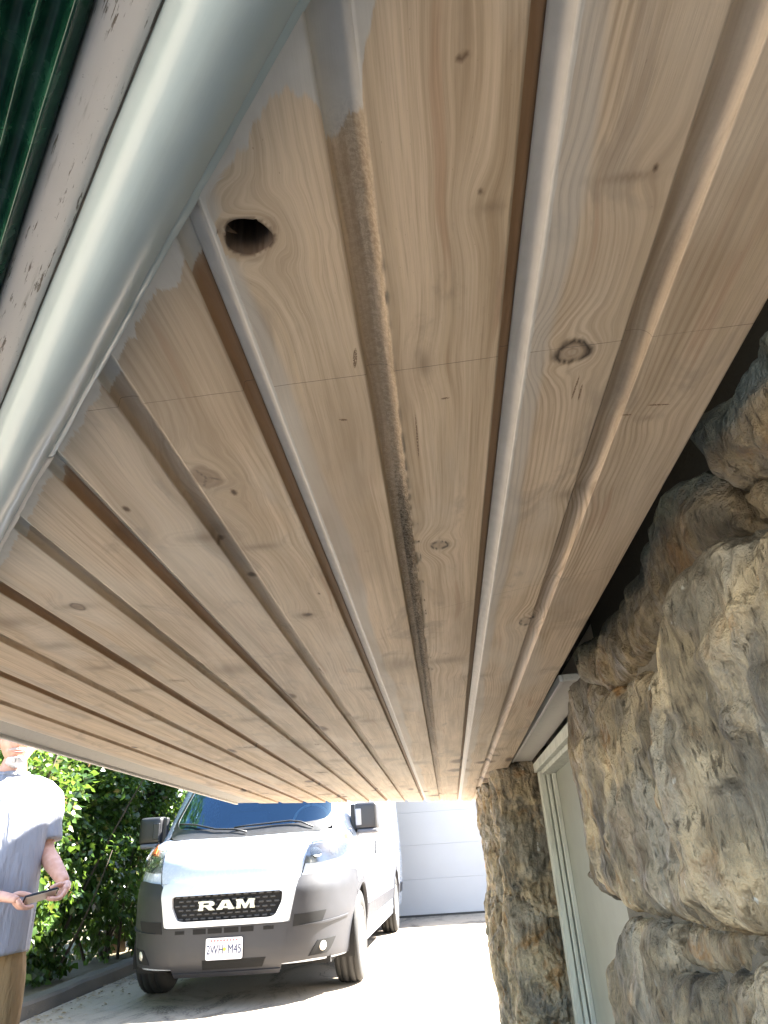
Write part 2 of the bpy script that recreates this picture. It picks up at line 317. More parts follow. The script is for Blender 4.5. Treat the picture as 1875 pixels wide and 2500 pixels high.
eave = tag(near(empty('porch_eave', (-.5, 3, EZ))), 'underside of a low eave in wide grooved pine boards with worn white paint', 'eave')
EO = np.array([-.5, 3, EZ])
def soffit_board(i, xl, xr, xb, paintL, tone, grey, seed, right_edge=None, fuzzy=False, orange=0.0):
    rng = np.random.default_rng(seed)
    def qr(x, n):                                       # quarter round ending at the face lip x
        a = np.linspace(0, math.pi/2, n); return [(x-.0165+.0165*math.sin(t)*1.0, .0125*math.cos(t)) for t in a]
    pr = []; code = []
    def add(pts, c):
        for p in pts: pr.append(p); code.append(c)
    add(qr(xl, 12), 0)
    def face(x0, x1, c=1):
        n = max(4, int(abs(x1-x0)/.0026)); add([(x0+(x1-x0)*k/n, 0) for k in range(1, n+1)], c)
    face(xl, xb-.0295)
    add([(xb-.0293, .0015), (xb-.0288, .006), (xb-.0283, .0115)], 2); add([(xb-.026, .0125), (xb-.021, .0125), (xb-.0167, .0125)], 3)
    add(qr(xb, 14)[1:], 4)
    if right_edge is None:
        face(xb, xr-.0295)
        add([(xr-.0293, .0015), (xr-.0288, .006), (xr-.0283, .0115)], 2); add([(xr-.026, .0128), (xr-.021, .0128), (xr-.0160, .0135), (xr-.0160, .022)], 3)
    else:
        face(xb, right_edge); add([(right_edge+.0015, .0015), (right_edge+.002, .006), (right_edge+.002, .012), (right_edge+.002, .024)], 5)
    pr = np.array(pr); code = np.array(code); nx = len(pr)
    NY = 430; t = np.linspace(0, 1, NY); kp = 2.8; gt = (np.exp(kp*t)-1)/(math.exp(kp)-1)
    y0 = line_y(-.094, pr[:, 0]); y1 = far_y(pr[:, 0])
    X = np.repeat(pr[:, 0][:, None], NY, 1); Z = np.repeat(pr[:, 1][:, None], NY, 1); Y = y0[:, None]+(y1-y0)[:, None]*gt[None]
    CD = np.repeat(code[:, None], NY, 1)
    X = X.ravel(); Y = Y.ravel(); Z = Z.ravel(); CD = CD.ravel()
    if right_edge is not None:
        xe = .357+.036*np.clip((Y-2.0)/4.4, 0, 1); X = np.where(X > xb, xb+(X-xb)*(xe-xb)/(right_edge-xb), X)
    n = len(X); z0 = np.zeros(n)
    Pn = np.stack([X, Y, z0+seed], 1)
    gu = X.copy(); gv = Y.copy()
    gu += .012*vnoise(np.stack([X*5, Y*1.3, z0+seed*3.1], 1), 3) + .004*vnoise(np.stack([X*20, Y*6, z0+seed], 1), 7)
    knot = np.zeros(n); ring = np.zeros(n); stain = np.zeros(n)
    for (kt, kx, ky, rx, ry) in KN:
        if kx < X.min()-.1 or kx > X.max()+.1: continue
        wn = 1+.22*vnoise(np.stack([X*60, Y*60, z0+kx*50], 1), 11)
        d = np.hypot((X-kx)/rx, (Y-ky)/ry)*wn
        if kt in ('hole', 'ring', 'gray', 'eye'):
            wv = np.exp(-(np.hypot((X-kx)/(rx*2.3), (Y-ky)/(ry*3.0)))**2)
            gu = gu*(1-wv)+wv*(kx+rx*.75*d)
        elif kt in ('dot', 'crack'):
            dd = np.hypot((X-kx)/(.016+rx), (Y-ky)/(.05+ry)); gu = gu+(X-kx)*-.55*np.exp(-dd**2)
        else:
            dd = np.hypot((X-kx)/(.03+rx), (Y-ky)/(.03+ry)); gu = gu+.010*np.exp(-dd**2)
        if kt == 'hole':
            ring = np.maximum(ring, np.clip((1.0-d)/.06, 0, 1)*.0); knot = np.maximum(knot, .45*np.exp(-((d-1.05)/.18)**2))
        elif kt == 'ring':
            ring = np.maximum(ring, np.exp(-((d-.93)/.15)**2)); knot = np.maximum(knot, .30*(d < .93))
            star = np.exp(-((X-kx)/.002)**2)*np.exp(-((Y-ky)/(ry*2.2))**2); knot = np.maximum(knot, .55*star)
        elif kt == 'gray':
            knot = np.maximum(knot, .50*np.clip((1.05-d)/.15, 0, 1))
            for an in (.3, 2.1, 4.3):
                q = (X-kx)/rx*math.cos(an)+(Y-ky)/ry*math.sin(an); p = -(X-kx)/rx*math.sin(an)+(Y-ky)/ry*math.cos(an)
                ring = np.maximum(ring, .55*np.exp(-(p/.055)**2)*(q > -.05)*(q < .9))
        elif kt == 'eye':
            ring = np.maximum(ring, .6*np.exp(-((d-.9)/.17)**2)); knot = np.maximum(knot, .6*(d < .9))
            stain = np.maximum(stain, .5*np.exp(-np.hypot((X-kx)/(rx*3.2), (Y-ky)/(ry*1.0))**2))
        elif kt == 'dot':
            knot = np.maximum(knot, np.clip((1.15-d)/.4, 0, 1)); ring = np.maximum(ring, .55*np.clip((.8-d)/.4, 0, 1))
        elif kt == 'crack':
            ds = np.hypot((X-kx)/rx, (Y-ky-.012*np.sin((X-kx)/rx*2.2))/(ry*.28))
            ring = np.maximum(ring, .75*np.clip((1.05-ds)/.4, 0, 1)); stain = np.maximum(stain, .5*np.exp(-(d/1.2)**2))
        else:
            dn = np.hypot((X-kx)/rx, (Y-ky)/ry)+.55*fbm(np.stack([X*32, Y*11, z0+kx*9], 1), 31, 3)
            stain = np.maximum(stain, .62*np.exp(-(np.clip(dn, 0, 9)/.95)**2))
            sw = np.hypot((X-kx)/rx, (Y-ky)/ry)
            stain = np.maximum(stain, .35*np.exp(-(sw/1.6)**2)*(np.sin(sw*9+2*vnoise(np.stack([X*40, Y*14, z0], 1), 5)) > .3))
    # recess staining and paint
    rec = np.isin(CD, (2, 3))
    xA = xr if right_edge is None else 9
    inA = rec & (X > xA-.05)
    smear = np.where(inA, .85, np.where(rec, .16, 0.0)) + np.where(CD == 5, .7, 0)
    knot = np.maximum(knot, np.where(inA & (X > xA-.019), .9, 0))
    paint = np.zeros(n)
    pn = vnoise(np.stack([X*0, Y*1.7, z0+seed], 1), 41)
    bead = CD == 0
    paint = np.where(bead, paintL*(1.0+.25*pn), 0)
    wdt = .021+.006*pn+.006*vnoise(np.stack([z0, Y*5, z0+seed], 1), 42)
    fa = (X-xl); paint = np.where((CD == 1) & (fa < .02), np.maximum(paint, paintL*.9*np.clip(1.3-fa/.006, 0, 1)), paint)
    greyf = grey*np.clip(.6+.8*fbm(np.stack([X*9, Y*1.3, z0+seed*2], 1), 51, 3), 0, 1.3)
    greyf = np.maximum(greyf, 1.0*paintL*np.clip((wdt*1.25-fa)/.010+.5, 0, 1)*(CD == 1)*(.86+.14*vnoise(np.stack([X*60, Y*9, z0], 1), 44)))
    # brushed caulk and paint running along the round moulding
    sdist = -(X*N_[0]+Y*N_[1]-S3)                        # distance from the moulding, into the soffit
    lim = .015+.004*vnoise(np.stack([X*9, Y*9, z0], 1), 61)+.0018*vnoise(np.stack([X*60, Y*60, z0], 1), 62)+.006*np.clip(vnoise(np.stack([X*110, Y*12, z0], 1), 63)-.1, 0, 1)
    lim = lim+.030*np.exp(-((X+.035)/.018)**2)+.022*np.exp(-((X+.012)/.012)**2)+.012*np.exp(-((X+.19)/.014)**2)+np.where(rec | (CD == 4) | bead, .014, 0)
    lim = lim+.022*np.exp(-((X-.03)/.06)**2)
    pm = np.clip(.5+(lim-sdist)/.022, 0, .95)
    paint = np.maximum(paint, pm)
    if i == 2: paint = np.maximum(paint, .9*np.exp(-np.hypot((X+.150)/.010, (Y-.380)/.018)**2))
    fz = np.where((CD == 4), 1.0, np.where((CD == 3) & (X < xb), .5, 0))*(1 if fuzzy else .05)
    if fuzzy: fz = fz*np.clip((Y-.29)/.03, 0, 1)*np.clip(1.25-(Y-.3)/4.5, 0, 1)*np.clip(.75+.6*pn, .3, 1)
    smear = np.clip(smear*(1-paint), 0, 1)+orange*.0
    # shape: fuzz on the torn bead, the open knot hole, slight cupping
    disp = fz*.0058*(fbm(np.stack([X*170, Y*120, z0+2], 1), 71, 4)) - fz*.0015
    Zw = Z+disp+.0006*vnoise(np.stack([X*8, Y*1.5, z0+seed], 1), 81)
    if i == 2:
        kx, ky, rx, ry = -.1185, .3949, .0195, .0178
        ux, uy = (X-kx)/rx, (Y-ky)/ry; th = np.arctan2(uy, ux); dd = np.hypot(ux, uy)/(1+.05*np.sin(3*th+1)+.03*np.sin(5*th))
        face_ = CD == 1
        sn = face_ & (dd > .90) & (dd < 1.07)
        X = np.where(sn, kx+(X-kx)/np.maximum(dd, .01), X); Y = np.where(sn, ky+(Y-ky)/np.maximum(dd, .01), Y)
        ins = face_ & (dd <= .90) & (np.abs(X-kx) < .025)
        Zw = np.where(ins, Zw+np.minimum(.060, .012+(.90-dd)*.3), Zw)
        knot = np.where(ins | sn, 1.0, knot)
        ring = np.where(ins, 1.0, np.where(sn, .55, ring)); paint = np.where(ins, 0, paint); smear = np.where(ins, 0, smear)
        rim = face_ & (dd > 1) & (dd < 1.5); greyf = np.where(rim, 0, greyf)
    V = np.stack([X, Y, EZ+Zw], 1)-EO
    F = grid_faces(nx, NY)
    to = np.full(n, tone)
    sd_ = np.full(n, (seed % 17)/17.0)
    mA = np.stack([knot, paint, np.clip(fz, 0, 1), stain], 1); mB = np.stack([gu+2.0, gv+1.0, to, ring], 1); mC = np.stack([smear, np.clip(greyf, 0, 1), sd_, np.full(n, {3: 1.0, 8: .15, 5: .35}.get(seed, .25))], 1)
    o = mesh_np('soffit_board', V, F, WOOD, eave, True, {'mA': mA, 'mB': mB, 'mC': mC})
    # the upper side and ends, so each board is a solid plank
    so = o.modifiers.new('plank', 'SOLIDIFY'); so.thickness = .010; so.offset = -1; so.use_even_offset = False
    return o
# xl right lip of the groove on the left, xr of the groove on the right, xb of the milled groove down the middle
BD = [(.128, None, .256, .95, .35, .22, 3, .392, False), (-.147, .128, -.012, .98, .30, .10, 8, None, True), (-.425, -.147, -.289, .14, .15, .12, 5, None, False),
      (-.711, -.425, -.555, .35, .05, .30, 21, None, False), (-1.013, -.711, -.862, .42, .75, .08, 13, None, False), (-1.316, -1.013, -1.170, .50, .8, .08, 17, None, False)]
BD[2] = (-.425, -.147, -.289, .30, .15, .40, 5, None, False)
for i, (xl, xr, xb, pl, tn, gy, sd_, re_, fzz) in enumerate(BD):
    if i == 1:  idx = 2                                # the board with the open knot
    else: idx = i if i != 2 else 9
    b = soffit_board(idx, xl, xr, xb, pl, tn, gy, sd_, re_, fzz)
    if i == 1: b['label'] = 'board with an open knot hole and a torn furry groove'

# painted mouldings, swept along the slanting near edge
def sweep(name, prof, mat, parent, t0, t1, step=.02, amp=.0, closed=False, seed=1, org=EO, smooth=True, attrs=None):
    prof = np.array(prof, float); n = len(prof); ts = np.arange(t0, t1+step, step); m = len(ts)
    Sx = np.repeat(prof[:, 0][:, None], m, 1).ravel(); Zx = np.repeat(prof[:, 1][:, None], m, 1).ravel(); T = np.tile(ts, n)
    if amp:
        q = np.stack([T*9, Sx*60, Zx*60], 1); dn = vnoise(q, seed)*amp+vnoise(q*np.array([5, 1, 1]), seed+1)*amp*.5
        Sx = Sx+dn*.5; Zx = Zx+dn
    V = np.stack([Sx*N_[0]+T*U[0], Sx*N_[1]+T*U[1], Zx+CZ], 1)-org
    if closed: 
        idx = np.concatenate([np.arange(n), [0]])
        F = np.array([(a*m+k, a*m+k+1, b*m+k+1, b*m+k) for a, b in zip(idx, idx[1:]) for k in range(m-1)])
    else: F = grid_faces(n, m)
    return mesh_np(name, V, F, mat, parent, smooth)
def paint_mat(name, col, rough, peel=0, dirt=.2, coat=0):
    m = NT(name); p = m.pos()
    P = m.sep(p); t = m.math('ADD', m.math('MULTIPLY', P[0], float(U[0])), m.math('MULTIPLY', P[1], float(U[1])))
    s = m.math('ADD', m.math('MULTIPLY', P[0], float(N_[0])), m.math('MULTIPLY', P[1], float(N_[1])))
    lv = m.comb(m.math('MULTIPLY', t, 14), m.math('MULTIPLY', s, 160), m.math('MULTIPLY', P[2], 160))
    n1 = m.noise(lv, 1, 5, .6); n2 = m.noise(p, 30, 4); n3 = m.noise(p, 500, 3)
    c = m.mix(n2, tuple(x*.93 for x in col), tuple(min(1, x*1.05) for x in col))
    c = m.mix(m.math('MULTIPLY', m.ramp(n1, .60, .72), dirt), c, (.30, .27, .23))
    c = m.mix(m.math('MULTIPLY', m.ramp(n3, .68, .74), dirt*.8), c, (.10, .08, .06))
    h = m.math('ADD', m.math('MULTIPLY', n1, .5), m.math('MULTIPLY', n2, .8))
    if peel:
        pk = m.math('MULTIPLY', m.ramp(m.noise(lv, 1.7, 6, .7), .575, .615), m.ramp(n2, .40, .55))
        c = m.mix(m.math('MULTIPLY', pk, peel), c, (.17, .135, .10)); h = m.math('SUBTRACT', h, m.math('MULTIPLY', pk, .8))
    mm = m.fin(c, m.ramp(n2, 0, 1, rough-.05, rough+.07), m.bump(h, .25, .0015))
    if coat: m.b.inputs['Coat Weight'].default_value = coat; m.b.inputs['Coat Roughness'].default_value = .16
    return mm
PIPE = paint_mat('gloss_white_paint', (.37, .455, .485), .36, 0, .01, .3)
FASC = paint_mat('peeling_paint', (.68, .645, .615), .55, .95, .55)
CAULK = paint_mat('caulk', (.72, .68, .64), .5, 0, .25)
GRIT = paint_mat('gritty_gap', (.16, .135, .11), .9, .4, .6)
GREEN = NT('green_enamel'); gp = GREEN.pos(); gn = GREEN.noise(gp, 40, 5)
GREEN.fin(GREEN.mix(GREEN.ramp(gn, .3, .75), (.006, .042, .024), (.016, .085, .05)), GREEN.ramp(gn, .3, .8, .16, .34), GREEN.bump(GREEN.noise(gp, 130, 3), .12, .002))
T0, T1 = -1.3, 2.46
ang = np.linspace(-math.pi*1.02, math.pi*.12, 26)
pc = (-.0850, .476); R = .0330
sweep('round_moulding', [(pc[0]+R*math.cos(a), pc[1]+R*math.sin(a)) for a in ang], PIPE, eave, T0, T1, .02, .0006, seed=4)
# bead of caulk between moulding and boards
cpf = [(-.1235, .4712), (-.1215, .4688), (-.1185, .4672), (-.1160, .4660), (-.1135, .4672)]
sweep('moulding_lip', cpf, PIPE, eave, T0, .80, .004, .0008, seed=9)
sweep('caulk_bead', cpf, CAULK, eave, .80, T1, .003, .0022, seed=19)
sweep('gap_grit', [(-.0580, .4840), (-.0550, .4745), (-.0515, .4735), (-.0485, .478)], GRIT, eave, T0, T1, .004, .0026, seed=12)
sweep('fascia_board', [(-.0510, .500), (-.0508, .4745), (-.0495, .4715), (-.0440, .4706), (-.0368, .4703), (-.0345, .4706), (-.0270, .4702), (-.0225, .4716), (-.0196, .4745), (-.0178, .49), (-.0178, .50)], FASC, eave, T0, T1, .006, .0007, seed=15)
# outer edge trim with its white drip lip
GT = paint_mat('grey_trim_paint', (.34, .325, .29), .55, .5, .4)
bm = bmesh.new(); ylo = line_y(-.10, -1.39)
def yfar(x): return far_y(x)
def prism(bm, pts, z0, z1):
    a = [bm.verts.new((x-EO[0], y-EO[1], z0-EO[2])) for x, y in pts]; b = [bm.verts.new((x-EO[0], y-EO[1], z1-EO[2])) for x, y in pts]
    n = len(pts); bm.faces.new(a); bm.faces.new(b[::-1])
    for i in range(n): bm.faces.new((a[i], a[(i+1) % n], b[(i+1) % n], b[i]))
prism(bm, [(-1.444, line_y(-.1, -1.444)), (-1.3195, line_y(-.1, -1.3195)), (-1.3195, yfar(-1.32)-.002), (-1.444, yfar(-1.444))], EZ+.004, EZ+.02)
bm_obj('edge_board', bm, GT, eave, bevel=.003)
bm = bmesh.new()
prism(bm, [(-1.462, line_y(-.1, -1.462)), (-1.446, line_y(-.1, -1.446)), (-1.446, yfar(-1.446)+.01), (-1.462, yfar(-1.462)+.01)], EZ-.006, EZ+.06)
bm_obj('drip_lip', bm, CAULK, eave, bevel=.003)
# deck and slope of the low roof above the boards
ROOF = plain('roof_shingle', (.10, .095, .09), .9, 0, .3, 30, .5)
bm = bmesh.new()
pts = [(-.052*N_[0]+T0*U[0], -.052*N_[1]+T0*U[1]), (.95, line_y(-.052, .95)), (.95, 7.15), (.5, yfar(.5)), (-1.47, yfar(-1.47)), (-1.47, line_y(-.052, -1.47))]
pts = [(.70, line_y(-.052, .70)), (.70, 6.5), (.40, yfar(.40)), (-1.47, yfar(-1.47)+.02), (-1.47, line_y(-.052, -1.47))]
def rz(x, y): return EZ+.075+.16*max(0, x+1.47)
a = [bm.verts.new((x-EO[0], y-EO[1], rz(x, y)-EO[2])) for x, y in pts]; b = [bm.verts.new((x-EO[0], y-EO[1], rz(x, y)+.05-EO[2])) for x, y in pts]
bm.faces.new(a); bm.faces.new(b[::-1])
for i in range(5): bm.faces.new((a[i], a[(i+1) % 5], b[(i+1) % 5], b[i]))
bm_obj('roof', bm, ROOF, eave)
# end closers
bm = bmesh.new()
for (p, q) in (((-1.45, yfar(-1.45)-.012), (.40, yfar(.40)-.012)),):
    v = [bm.verts.new((x-EO[0], y-EO[1], z-EO[2])) for x, y, z in ((p[0], p[1], EZ+.022), (q[0], q[1], EZ+.022), (q[0], q[1], rz(q[0], 0)), (p[0], p[1], rz(p[0], 0)))]
    v2 = [bm.verts.new(vv.co+Vector((-.012, .018, 0))) for vv in v]
    bm.faces.new(v); bm.faces.new(v2[::-1])
    for i in range(4): bm.faces.new((v[i], v[(i+1) % 4], v2[(i+1) % 4], v2[i]))
bm_obj('end_board', bm, GT, eave)

gut = tag(near(empty('green_gutter', (.0, .0, CZ+.47))), 'dark green ribbed metal gutter edge outside the peeling white fascia', 'gutter')
GO = np.array([0, 0, CZ+.47])
gpf = [(-.0183, .56), (-.0180, .479), (-.0150, .4735), (-.0120, .4690), (-.0098, .4620), (-.0085, .4612), (-.0074, .4630), (-.0050, .4700), (.0000, .4735), (.0045, .4720), (.0072, .4640), (.0085, .4622), (.0100, .4640), (.0125, .471), (.019, .4745), (.0230, .472), (.0262, .462), (.0275, .4602), (.0290, .4620), (.032, .472), (.045, .476), (.058, .485), (.066, .52), (.068, .57), (.060, .572), (.058, .53), (.045, .50), (-.010, .50), (-.012, .56)]
sweep('trough', gpf, GREEN.m, gut, T0, T1+.05, .01, .0008, closed=True, seed=22, org=GO)

# ------------------------------------------------------------------ stone wall
def stone_mat(name, warm=.5, seed=0.0, shade=1.0):
    m = NT(name); p = m.pos()
    off = m.n('ShaderNodeVectorMath', operation='ADD'); m.set(off.inputs[0], p); oi = m.n('ShaderNodeObjectInfo')
    m.set(off.inputs[1], m.comb(m.math('MULTIPLY', oi.outputs['Random'], 11), m.math('MULTIPLY', oi.outputs['Random'], 7), seed)); q = off.outputs[0]
    big = m.noise(q, 4.5, 5, .6, .6); med = m.noise(q, 16, 6, .65, .25)
    fib = m.noise(m.scale(q, (60, 60, 9)), 1, 6, .7, .12); fib2 = m.noise(m.scale(q, (180, 170, 45)), 1, 5, .7)
    ochre = m.ramp(m.noise(q, 9, 5, .6, 1.2), .52, .68)
    pit = m.noise(m.scale(q, (95, 95, 22)), 1, 6, .75, .2); fac = m.noise(q, 30, 3, .5, .4)
    c = m.mix(m.ramp(big, .38, .62), (.17, .155, .125), (.43, .345, .215))
    c = m.mix(m.math('MULTIPLY', m.ramp(med, .40, .62), .6), c, (.46, .385, .255))
    c = m.mix(m.math('MULTIPLY', ochre, .65*warm+.25), c, (.26, .145, .05))
    grey = m.ramp(m.noise(q, 3.1, 3, .5), .5, .60); c = m.mix(m.math('MULTIPLY', grey, .6), c, (.22, .225, .205))
    c = m.mix(m.math('MULTIPLY', m.ramp(fac, .36, .46, 1, 0), .35), c, (.12, .105, .08))
    rgh = m.ramp(m.noise(q, 5.5, 3, .5, .5), .42, .60)
    c = m.mix(m.math('MULTIPLY', m.math('MULTIPLY', m.ramp(fib, .50, .64), m.math('MULTIPLY_ADD', rgh, .65, .10)), .8), c, (.085, .065, .042))
    c = m.mix(m.math('MULTIPLY', m.math('MULTIPLY', m.ramp(fib2, .52, .70), rgh), .6), c, (.085, .068, .05))
    c = m.mix(m.math('MULTIPLY', m.ramp(fib2, .25, .44, 1, 0), .45), c, (.60, .52, .37))
    c = m.mix(m.math('MULTIPLY', m.math('MULTIPLY', m.ramp(pit, .60, .68), rgh), .9), c, (.03, .025, .02))
    dk = m.ramp(m.noise(q, 6.5, 4, .6, .9), .60, .72); c = m.mix(m.math('MULTIPLY', dk, .8), c, (.04, .038, .034))
    wh = m.math('MULTIPLY', m.ramp(m.noise(q, 26, 3), .68, .72), m.ramp(m.noise(q, 5, 2), .5, .6)); c = m.mix(m.math('MULTIPLY', wh, .8), c, (.60, .62, .60))
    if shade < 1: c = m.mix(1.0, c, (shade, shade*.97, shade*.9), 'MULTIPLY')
    h = m.math('ADD', m.math('MULTIPLY', m.math('MULTIPLY', fib, rgh), -1.3), m.math('ADD', m.math('MULTIPLY', m.math('MULTIPLY', fib2, rgh), -.7), m.math('MULTIPLY', med, 1.2)))
    h = m.math('SUBTRACT', m.math('ADD', h, m.math('MULTIPLY', fac, 1.2)), m.math('MULTIPLY', m.ramp(pit, .58, .70), .9))
    return m.fin(c, m.ramp(med, .3, .7, .42, .75), m.bump(h, 1.0, .022), spec=.45)
STONE = stone_mat('ledge_stone', .6); STONE_W = stone_mat('ochre_ledge_stone', 1.0, 3.3); STONE_D = stone_mat('dark_shaded_stone', .8, 6.1, .5)  # STONE_D: shade under the soffit is multiplied into the stone colour
MORT = NT('mortar'); mp = MORT.pos(); mn = MORT.noise(mp, 18, 5)
MORT.fin(MORT.mix(mn, (.075, .066, .052), (.16, .145, .115)), .9, MORT.bump(MORT.noise(mp, 120, 5), .6, .006))

def inside(P, poly):
    x, y = P[:, 0], P[:, 1]; r = np.zeros(len(P), bool); n = len(poly)
    for i in range(n):
        x1, y1 = poly[i]; x2, y2 = poly[(i+1) % n]
        cnd = ((y1 > y) != (y2 > y)); xi = (x2-x1)*(y-y1)/((y2-y1) if abs(y2-y1) > 1e-12 else 1e-12)+x1
        r ^= cnd & (x < xi)
    return r
def sdf(P, poly):
    d = np.full(len(P), 9.); cx = np.zeros((len(P), 2)); n = len(poly); poly = np.asarray(poly, float)
    for i in range(n):
        a, b = poly[i], poly[(i+1) % n]; ab = b-a; t = np.clip(((P-a)@ab)/max(ab@ab, 1e-12), 0, 1); c = a+t[:, None]*ab
        e = np.hypot(*(P-c).T); k = e < d; d[k] = e[k]; cx[k] = c[k]
    return d, cx
def stone_patch(name, poly, xf, bulge, parent, org, mat, step=.006, seed=0, axis='x', edge=.05, back=.13, rough=.016, tilt=(0, 0)):
    """one ledge stone: an outlined rough face, standing proud of the wall, with sides running back into it"""
    poly = np.array(poly, float)
    # roughen the outline
    out = []
    for a, b in zip(poly, np.roll(poly, -1, 0)):
        n = max(1, int(np.hypot(*(b-a))/.008))
        for k in range(n): out.append(a+(b-a)*k/n)
    poly = np.array(out); q = np.stack([poly[:, 0]*30, poly[:, 1]*30, np.full(len(poly), seed*3.7)], 1)
    poly = poly+np.stack([vnoise(q, 1), vnoise(q, 2)], 1)*.009+np.stack([vnoise(q*3.1, 3), vnoise(q*3.1, 4)], 1)*.005
    lo, hi = poly.min(0)-step, poly.max(0)+step
    nu, nv = int((hi[0]-lo[0])/step)+2, int((hi[1]-lo[1])/step)+2
    uu, vv = np.meshgrid(np.linspace(lo[0], hi[0], nu), np.linspace(lo[1], hi[1], nv), indexing='ij')
    P = np.stack([uu.ravel(), vv.ravel()], 1); ins = inside(P, poly); d, cp = sdf(P, poly)
    F = grid_faces(nu, nv); keep = ins[F].sum(1) >= 1; F = F[keep]
    used = np.unique(F); remap = -np.ones(len(P), int); remap[used] = np.arange(len(used)); F = remap[F]
    P, ins, d, cp = P[used], ins[used], d[used], cp[used]
    P = np.where((~ins | (d < step*.35))[:, None], cp, P); d = np.where(ins, d, 0)
    c = P.mean(0)
    h = bulge*(1-np.exp(-d/edge))-.020*np.exp(-d/.007)
    X3 = np.stack([P[:, 0], P[:, 1], np.full(len(P), seed*2.3)], 1)
    pl = tilt[0]*(P[:, 0]-c[0])+tilt[1]*(P[:, 1]-c[1])
    st_ = fbm(X3*np.array([6, 3.5, 1]), seed+3, 3)*3.2; steps = (np.floor(st_)+np.clip((st_-np.floor(st_))*3.2-1.1, 0, 1))/3.2*1.6+.5*fbm(X3*np.array([13, 5, 1]), seed+2, 3, True)   # broken ledges
    msk = np.clip(.5+1.6*fbm(X3*np.array([5, 5, 1]), seed+12, 2), 0, 1); h = h+pl+rough*1.7*steps+msk*(rough*.5*fbm(X3*np.array([26, 9, 1]), seed+5, 4)+rough*.18*fbm(X3*np.array([110, 40, 1]), seed+8, 3, True))+rough*.6*np.clip(fbm(X3*np.array([9, 16, 1]), seed+15, 2)*3, -.6, .6)
    h = np.where(d < 1e-6, h-.02, h)
    # back rim
    cnt = {}
    for f in F:
        for a, b in zip(f, np.roll(f, -1)): cnt[(min(a, b), max(a, b))] = cnt.get((min(a, b), max(a, b)), 0)+1
    be = [e for e, k in cnt.items() if k == 1]
    bv = np.unique(np.array(be)); nb = len(P); bm_ = {v: nb+i for i, v in enumerate(bv)}
    P2 = np.concatenate([P, P[bv]+(c-P[bv])*.02]); h2 = np.concatenate([h, np.full(len(bv), -back)])
    Fl = [tuple(f) for f in F]+[(a, b, bm_[b], bm_[a]) for a, b in be]
    if axis == 'x': V = np.stack([xf-h2, P2[:, 0], P2[:, 1]+CZ], 1)
    else: V = np.stack([P2[:, 0], xf-h2, P2[:, 1]+CZ], 1)
    o = mesh_np(name, V-np.asarray(org), Fl, mat, parent, True)
    return o
wall = tag(near(empty('stone_wall', (.5, 1.6, 0))), 'rough ledge stone house wall beside the near door jamb with big fractured stones', 'stone wall')
WO = (.5, 1.6, 0)
